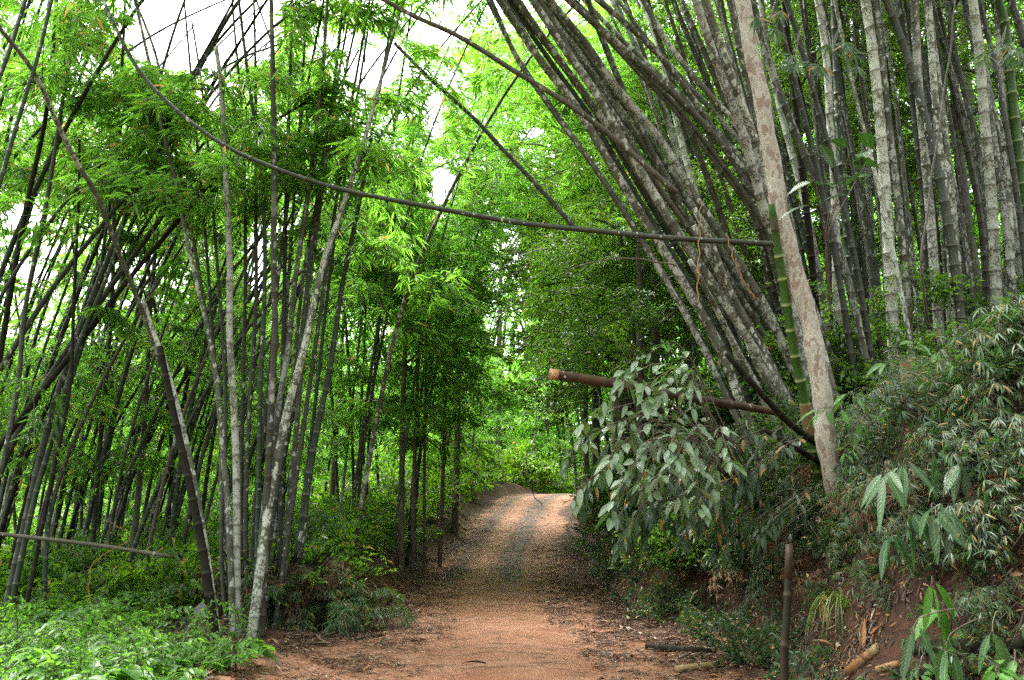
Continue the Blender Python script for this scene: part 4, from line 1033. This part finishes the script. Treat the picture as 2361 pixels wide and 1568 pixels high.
# bamboo leaf sprays hanging before the stems
for i, (px, py, lb) in enumerate([(1780, 30, 'pale bamboo twig with a fan of grey leaves before the mottled trunk'), (1925, 100, 'feathery bamboo twig with grey leaves hanging before the slender white-blotched culm'), (1840, 95, 'small bamboo twig of dark leaves between trunk and slender culm'),
                                  (2330, 130, 'bamboo twig with drooping leaves across the green culm at the far right'), (2310, 100, 'withered bamboo twig at the right edge near the top')]):
    root = empty('bamboo_twig', P3(px, py, 9.)); tag(root, lb, 'bamboo twig'); mb = MB(); st = MB()
    for k in range(6):
        e = P3(px+U(-45, 55), py+U(-10, 60), 9+U(-.2, .2)); m = 8
        tube(st, spline([P3(px+10, py-40, 9.6), P3(px, py, 9.1), e], 8), .003, 4)
        a = np.linspace(-1.2, 1.2, m)-1.57+U(-.7, .7); d = np.stack([np.cos(a), rng.normal(size=m)*.3, np.sin(a)], 1)
        leaves(mb, np.repeat(e[None], m, 0), d, np.array([0, -1., .5])+rng.normal(size=(m, 3))*.4, U(.12, .22, m), .024, U(.3, 1, m), 1, .15, .15)
    mb.build('foliage', LEAF_BANK, root, origin=P3(px, py, 9.)); st.build('stem', C_DRY, root, origin=P3(px, py, 9.))
# arching grass tuft on the bank
b = np.array(hit(1945, 1420)); mb = MB()
for k in range(60):
    a = U(0, 6.28); l = U(.25, .6); c, s = math.cos(a), math.sin(a)*.8-.3
    q = spline([b, b+np.array([c*l*.3, s*l*.3, l*.45]), b+np.array([c*l*.7, s*l*.7, l*.25]), b+np.array([c*l*.95, s*l*.95, -l*.35])], 8)
    t_, n_, b_ = frames(q); w = np.linspace(1, .1, 8)[:, None]*.009
    sd_ = unit(np.cross(t_, [0, 0, 1.])); v = np.stack([q-sd_*w, q+sd_*w], 1).reshape(-1, 3); i = np.arange(7)[:, None]*2
    mb.add(v, [i+np.array([[0, 1, 3, 2]])], U(0, 1))
GRASS = leaf_mat('grass_blades', (.07, .14, .02), (.22, .26, .04), (.1, .3, .02), (.4, .5, .05), .3, .4, .5)
tag(mb.build('grass_tuft', GRASS, origin=b), 'arching yellow-green grass tuft hanging on the bank by the upright black pole', 'grass tuft')

# ------------------------------------------------------------------ poles, logs, husks
def pole(pts3, r0, r1, mat, label, cat='pole', name='bamboo_pole', cut=None, wob=0., sides=12, group=None):
    mb = MB(); P, L = culm_mesh(mb, pts3, r0, r1, .38, sides)
    o = mb.build(name, mat, origin=P[0]); tag(o, label, cat, group)
    if cut is not None:
        mb = MB(); e = P[-1]; d = unit(P[-1]-P[-3])
        tube(mb, [e-d*.10, e+d*.004, e+d*.004, e-d*.05], [r1*1.05, r1*1.08, r1*.72, r1*.7], sides, 0, cap=True)
        mb.build('cut_end', cut, o, origin=P[0])
    return o
q = [P3(1790, 950, 11.2), P3(1700, 935, 10.9), P3(1560, 912, 10.5), P3(1385, 880, 10.3), P3(1268, 862, 10.2)]
pole(q, .05, .062, C_ROT, 'broken fallen culm jutting over the road with its hollow end showing', 'fallen culm', 'fallen_culm', cut=C_ORANGE)
q = [P3(1905, 1040, 10.9), P3(1820, 975, 10.6), P3(1740, 890, 10.2), P3(1675, 815, 10.)]
pole(q, .045, .034, C_BLACK, 'dark rotten culm lying slantwise against the feet of the leaning culms', 'fallen culm', 'fallen_culm')
q = [P3(1905, 1075, 10.8), P3(1830, 1030, 10.5), P3(1760, 990, 10.3)]
pole(q, .04, .03, C_BLACK, 'short dark broken culm below the slanting rotten one', 'fallen culm', 'fallen_culm')
q = [np.array([P3(1806, 1600, 6.6)[0], 6.6, H(P3(1806, 1600, 6.6)[0], 6.6)-.2]), P3(1808, 1540, 6.6), P3(1815, 1400, 6.65), P3(1820, 1258, 6.7)]
o = pole(q, .033, .027, C_BLACK, 'upright black pole standing at the foot of the bank, brown near its top')
mb = MB(); tube(mb, [q[3]*.45+q[2]*.55, q[3]*.75+q[2]*.25, q[3]+np.array([0, 0, .006])], [.0305, .03, .03], 12, .2); mb.build('dry_top', C_ROT, o, origin=np.array(o.location))
a = np.array(hit(1420, 1362)); pole([a, P3(1455, 1322, a[1]+.35), P3(1492, 1272, a[1]+.8)], .04, .036, C_TAN, 'tan bamboo stick leaning on the bank at the right road edge', 'stick', 'bamboo_stick', cut=C_DRY)
def lying(px0, py0, px1, py1, r, mat, label, cat='log', name='log', cut=None, lift=0.):
    a = np.array(hit(px0, py0)); b = np.array(hit(px1, py1)); n = 6
    pts_ = [a+(b-a)*u for u in np.linspace(0, 1, n)]
    zz = max(H(p[0], p[1])-((a+(b-a)*u)[2]) for p, u in zip(pts_, np.linspace(0, 1, n)))
    pts_ = [p+np.array([0, 0, r*.8+lift+max(0, zz)*.5]) for p in pts_]
    return pole(pts_, r, r*.92, mat, label, cat, name, cut)
lying(1640, 1512, 1490, 1498, .045, C_BLACK, 'black rotten log at the right road edge before the bank')
lying(2105, 1515, 2361, 1508, .055, C_BLACK, 'long black log along the foot of the bank in the bottom right corner')
lying(2060, 1568, 2290, 1558, .035, C_BLACK, 'second black log half buried under the long one at bottom right')
lying(1955, 1562, 2028, 1520, .045, C_ORANGE, 'orange cut bamboo piece at the foot of the bank', 'bamboo piece', 'bamboo_piece', cut=C_TAN)
lying(2025, 1568, 2075, 1548, .03, C_ORANGE, 'smaller orange bamboo piece right of the other orange cut piece', 'bamboo piece', 'bamboo_piece')
lying(1690, 1487, 1650, 1480, .035, C_ORANGE, 'short orange-brown bamboo bit behind the end of the black road-edge log', 'bamboo piece', 'bamboo_piece')
lying(1560, 1552, 1655, 1540, .04, C_TAN, 'pale hollow bamboo piece on the litter left of the upright black pole', 'bamboo piece', 'bamboo_piece', cut=C_DRY)
lying(905, 1372, 850, 1438, .05, C_DRY, 'grey log lying at the left road edge', cut=C_BLACK)
lying(1048, 1195, 1075, 1225, .04, C_TAN, 'pale stick lying further up at the left road edge', 'stick', 'stick')
lying(820, 1480, 880, 1468, .022, C_BLACK, 'dark twig on the left verge of the road', 'stick', 'stick')
a = np.array(hit(728, 1440)); pole([a-np.array([0, 0, .1]), P3(700, 1385, a[1]), P3(668, 1330, a[1]+.1)], .04, .033, C_DRY, 'broken brown culm leaning at the right foot of the left clump', 'broken culm', 'broken_culm')
a = np.array(hit(790, 1395)); pole([a-np.array([0, 0, .1]), P3(775, 1370, a[1]), P3(757, 1300, a[1]+.1)], .03, .025, C_BLACK, 'short dark stake between the left clump and the road', 'stake', 'stake')
# stumps of cut culms
def stump(px0, py0, px1, py1, Yd, r, mat, label):
    mb = MB(); a, b = P3(px0, py0, Yd+.1), P3(px1, py1, Yd); d = unit(b-a)
    tube(mb, [a, a*.5+b*.5, b-d*.02, b, b-d*.015, b-d*.12], [r*.9, r, r*1.04, r, r*.78, r*.72], 14, 0, cap=False)
    return tag(mb.build('culm_stump', mat, origin=a), label, 'stump')
b = hit(2258, 1080); stump(2262, 1040, 2255, 1132, b.y-.03, .062, C_DRY, 'hollow brown stump of a cut culm opening downward on the bank at right')
b = hit(2090, 1000); o = stump(2096, 960, 2088, 830, min(b.y, 10)+.1, .06, C_TAN, 'yellowish tan stub of an upright culm behind the bright-leaved sapling')
def husk(px, py, l, w, az, el, label, mat=None, dy=-.05):
    """curled culm sheath: a trough tapering to a tip"""
    b = np.array(hit(px, py)) + np.array([0, dy, .03]); mb = MB(); n, m = 12, 7
    d = np.array([math.cos(az)*math.cos(el), math.sin(az)*math.cos(el), math.sin(el)]); s = unit(np.cross(d, [0, 0, 1.])); up = np.cross(s, d)
    rows = []
    for u in np.linspace(0, 1, n):
        hw = w*(.6+.4*math.sin(u*3))*(1-u**3); th = np.linspace(-1.5, 1.5, m)
        c = b + d*l*u + up*.25*l*u*(1-u)
        rows.append(c + s*(np.sin(th)*hw)[:, None] + up*((1-np.cos(th))*hw*.8)[:, None])
    v = np.concatenate(rows); i = (np.arange(n-1)[:, None]*m+np.arange(m-1)).reshape(-1, 1)
    mb.add(v, [i+np.array([[0, 1, m+1, m]])], .1)
    o = mb.build('culm_sheath', mat or C_ORANGE, origin=b); md = o.modifiers.new('thickness', 'SOLIDIFY'); md.thickness = .004
    return tag(o, label, 'bamboo sheath')
husk(1900, 1445, .34, .05, 1.1, 1.2, 'orange curled sheath standing on the bank right of the black pole')
husk(2338, 1045, .2, .05, .6, .6, 'bright orange sheath caught on the bank at the right edge')
husk(1985, 1500, .3, .03, 1.0, .9, 'thin orange sheath sticking up beside the grass tuft')
husk(1920, 1500, .22, .03, 2.6, .2, 'brown sheath on the litter at the foot of the bank')
husk(1120, 1538, .27, .022, 3.1, .0, 'dark curled sheath lying alone in the middle of the sandy road', C_BLACK, 0)
husk(880, 1490, .3, .03, 1.5, .1, 'brown sheath on the left verge near the dark twig', C_DRY, 0)
husk(1860, 1240, .3, .03, 1.9, -.9, 'orange-brown sheath hanging in the dwarf bamboo under the mottled tree')
husk(1720, 1130, .2, .03, 1.3, 1.2, 'rusty sheath upright among the leaves below the slanting rotten culm')
# thin hanging stalks and vines
def vine(pts_, Yd, r, mat, label, name='vine', cat='vine'):
    q = spline([P3(px, py, Yd+dy) for px, py, dy in pts_], 40); q += .012*np.sin(np.arange(40)*.9)[:, None]*np.array([1, 0, .4])
    mb = MB(); tube(mb, q, np.linspace(r, r*.5, 40), 6, 0.); return tag(mb.build(name, mat, origin=q[0]), label, cat)
vine([(1608, 700, 0), (1612, 560, 0), (1616, 460, .1)], 10., .009, C_ORANGE, 'thin reddish dry stalk hanging before the leaning culms', 'dry_stalk', 'dry stalk')
vine([(1740, 690, .2), (1700, 620, 0), (1675, 540, 0)], 10., .012, C_ORANGE, 'reddish-brown dead shoot slanting between the leaning culms', 'dry_stalk', 'dry stalk')
vine([(2165, 820, 1), (2125, 640, 0), (2150, 400, 0), (2190, 120, 0), (2205, -40, 0)], 11.5, .02, B_DARK, 'dark crooked vine climbing between the upright culms')
vine([(2255, 1500, -1), (2245, 1300, -.7), (2215, 1050, 0), (2190, 880, .5), (2170, 780, 1)], 8.3, .016, B_DARK, 'thin blackish stem running down the bank at right')
vine([(1560, 612, 0), (1440, 595, 0), (1330, 615, .2), (1290, 640, .3)], 11, .011, B_BROWN, 'pale twig curving left below the long arching culm')
vine([(1250, 1165, 0), (1225, 1130, 0), (1215, 1050, 0), (1245, 960, 0), (1270, 900, .5)], 19, .012, B_DARK, 'thin looping vine hanging over the right edge of the far road')
vine([(205, 1400, 0), (215, 1300, 0), (300, 1240, 0), (245, 1200, 0)], 12, .008, LEAF_BROAD, 'pale green looping tendril in the stems at lower left')
# white round leaf by the left clump
b = P3(462, 1408, 11.2); mb = MB(); leaves(mb, np.array([b+[0, 0, -.1]]), np.array([[.1, 0, 1.]]), np.array([[0, -1., .1]]), .21, .17, .9, 2, 0, .05)
root = empty('pale_leaf', b); tag(root, 'single round whitish leaf standing left of the broken dark culm foot', 'leaf')
PALE = leaf_mat('pale_leaf', (.10, .13, .11), (.16, .19, .16), (.1, .15, .1), (.15, .2, .15), .2, .5, .3); mb.build('blade', PALE, root, origin=b)
st = MB(); tube(st, [b+[0, 0, -.1], b+[.02, 0, -.5], np.array([b[0], b[1], H(b[0], b[1])-.05])], .006, 5); st.build('stalk', C_DRY, root, origin=b)
# dark mass of dead stubs and roots at the foot of the left clump
b0 = np.array(hit(575, 1425)); mb = MB()
for k in range(900):
    x = b0[0]+rng.normal()*.5+.4; y = b0[1]+.3+rng.normal()*.3; z = H(x, y); h_ = U(.2, 1.15)*math.exp(-((x-b0[0]-.4)/.9)**2)
    lx, ly = rng.normal()*.3+(x-b0[0])*.4, rng.normal()*.2-.05
    tube(mb, [(x, y, z-.05), (x+lx*h_*.5, y+ly*h_*.5, z+h_*.6), (x+lx*h_, y+ly*h_, z+h_)], [U(.012, .05), .022, .009], 5, 0, cap=False)
o = mb.build('root_mass', C_BLACK, origin=b0); tag(o, 'dark matted mass of dead stubs and roots at the foot of the left clump', 'root mass')
mb = MB()
for k in range(46):
    a = U(-2.6, .2); p = b0+np.array([rng.normal()*.7+.5, .1+rng.normal()*.3, U(.1, .8)]); p[2] += H(p[0], p[1])-b0[2]
    put_branch(mb, BT[k % 7], p, a, U(-.3, .4), 0, U(.3, .5), .13, .016, 0, 1, .6)
mb.build('foliage', LEAF_BANK, o, origin=b0)
mb = MB()
for k in range(34):
    p = b0+np.array([rng.normal()*.5+.45, .1+rng.normal()*.35, U(.1, .9)])
    put_branch(mb, BT[k % 7], p, U(-2.6, .2), U(-1.2, .2), 0, U(.25, .4), .14, .02, 0, 1, .5)
mb.build('dead_foliage', DEAD_DARK, o, origin=b0)
# slim dark stems slanting right at lower left
pr = []
for i in range(4):
    mb = MB(); culm_mesh(mb, [(0, 0, -.2), (U(-.1, .1), 0, 3), (.5+U(0, .3), 0, 6.5), (1.6+U(0, .6), 0, 10)], .045, .02, .4, 7)
    o = mb.build('bamboo_culm', (C_DARK, C_DKGREEN, C_BLACK, C_DRY)[i]); pr.append(tag(o, 'slim dark stem slanting right in the crowded lower left stand', 'bamboo culm', 'slim slanting stems at lower left'))
for k in range(46):
    px, y = U(-60, 470), U(14.5, 24); x = (px-1180)/FPX*y
    o = pr[k] if k < 4 else copy_tree(pr[k % 4]); o.location = (x, y, H(x, y)); o.rotation_euler = (U(-.08, .08), U(.0, .28), U(-.4, .4)); o.scale = (U(.7, 1.1),)*2+(U(.8, 1.2),)
# dry straw and stalks hanging over the right bank
mb = MB()
for k in range(2600):
    y = 4.5+14*rng.random()**1.4; s_ = 2.7+3.4*rng.random(); x = float(xc(y))+s_; z = H(x, y)+U(.0, .12); l = U(.1, .5); a = U(2.2, 4.1)
    tube(mb, [(x, y, z), (x+math.cos(a)*l*.5, y+math.sin(a)*l*.3-.02, z+U(-.05, .12)), (x+math.cos(a)*l, y+math.sin(a)*l*.5-.05, z-l*U(.1, .9))], [.0035, .003, .0015], 3, 0, cap=False)
tag(mb.build('dry_straw', C_DRY), kind='stuff')
# small weeds at the foot of the right bank and on the far verges
mb = MB()
for k in range(750):
    y = 6+32*rng.random()**1.3; s_ = 2.35+1.9*rng.random(); x = float(xc(y))+s_; p = np.array([x, y, H(x, y)+U(0, .08)])
    if math.sin(x*3+y*1.7) < U(-1.2, .6): continue
    put_branch(mb, TT[k % 5], p, U(0, 6.28), U(.2, 1.2), 0, U(.15, .4)*(1+y/30), .06*(1+y/40), .024*(1+y/40), 0, 1, .5, .3)
tag(mb.build('weeds', LEAF_BANK), kind='stuff')
# unseen trees added behind the camera to block sky light from behind
for k, (x, y) in enumerate([(-7, -5), (6.5, -4), (-4.5, -13), (5, -14), (-12, 2), (12, 0), (0.5, -22), (-9, -18)]):
    make_tree(x, y, 17, .2, (4.2, 5.5), 60, (.42, .2), LEAF_BROAD, B_BROWN, 'unseen leafy tree added behind the viewpoint to dim the front light', 'unseen light-blocking trees behind the viewpoint', gp=False, low=.3, bsc=2.8)
#@@MORE
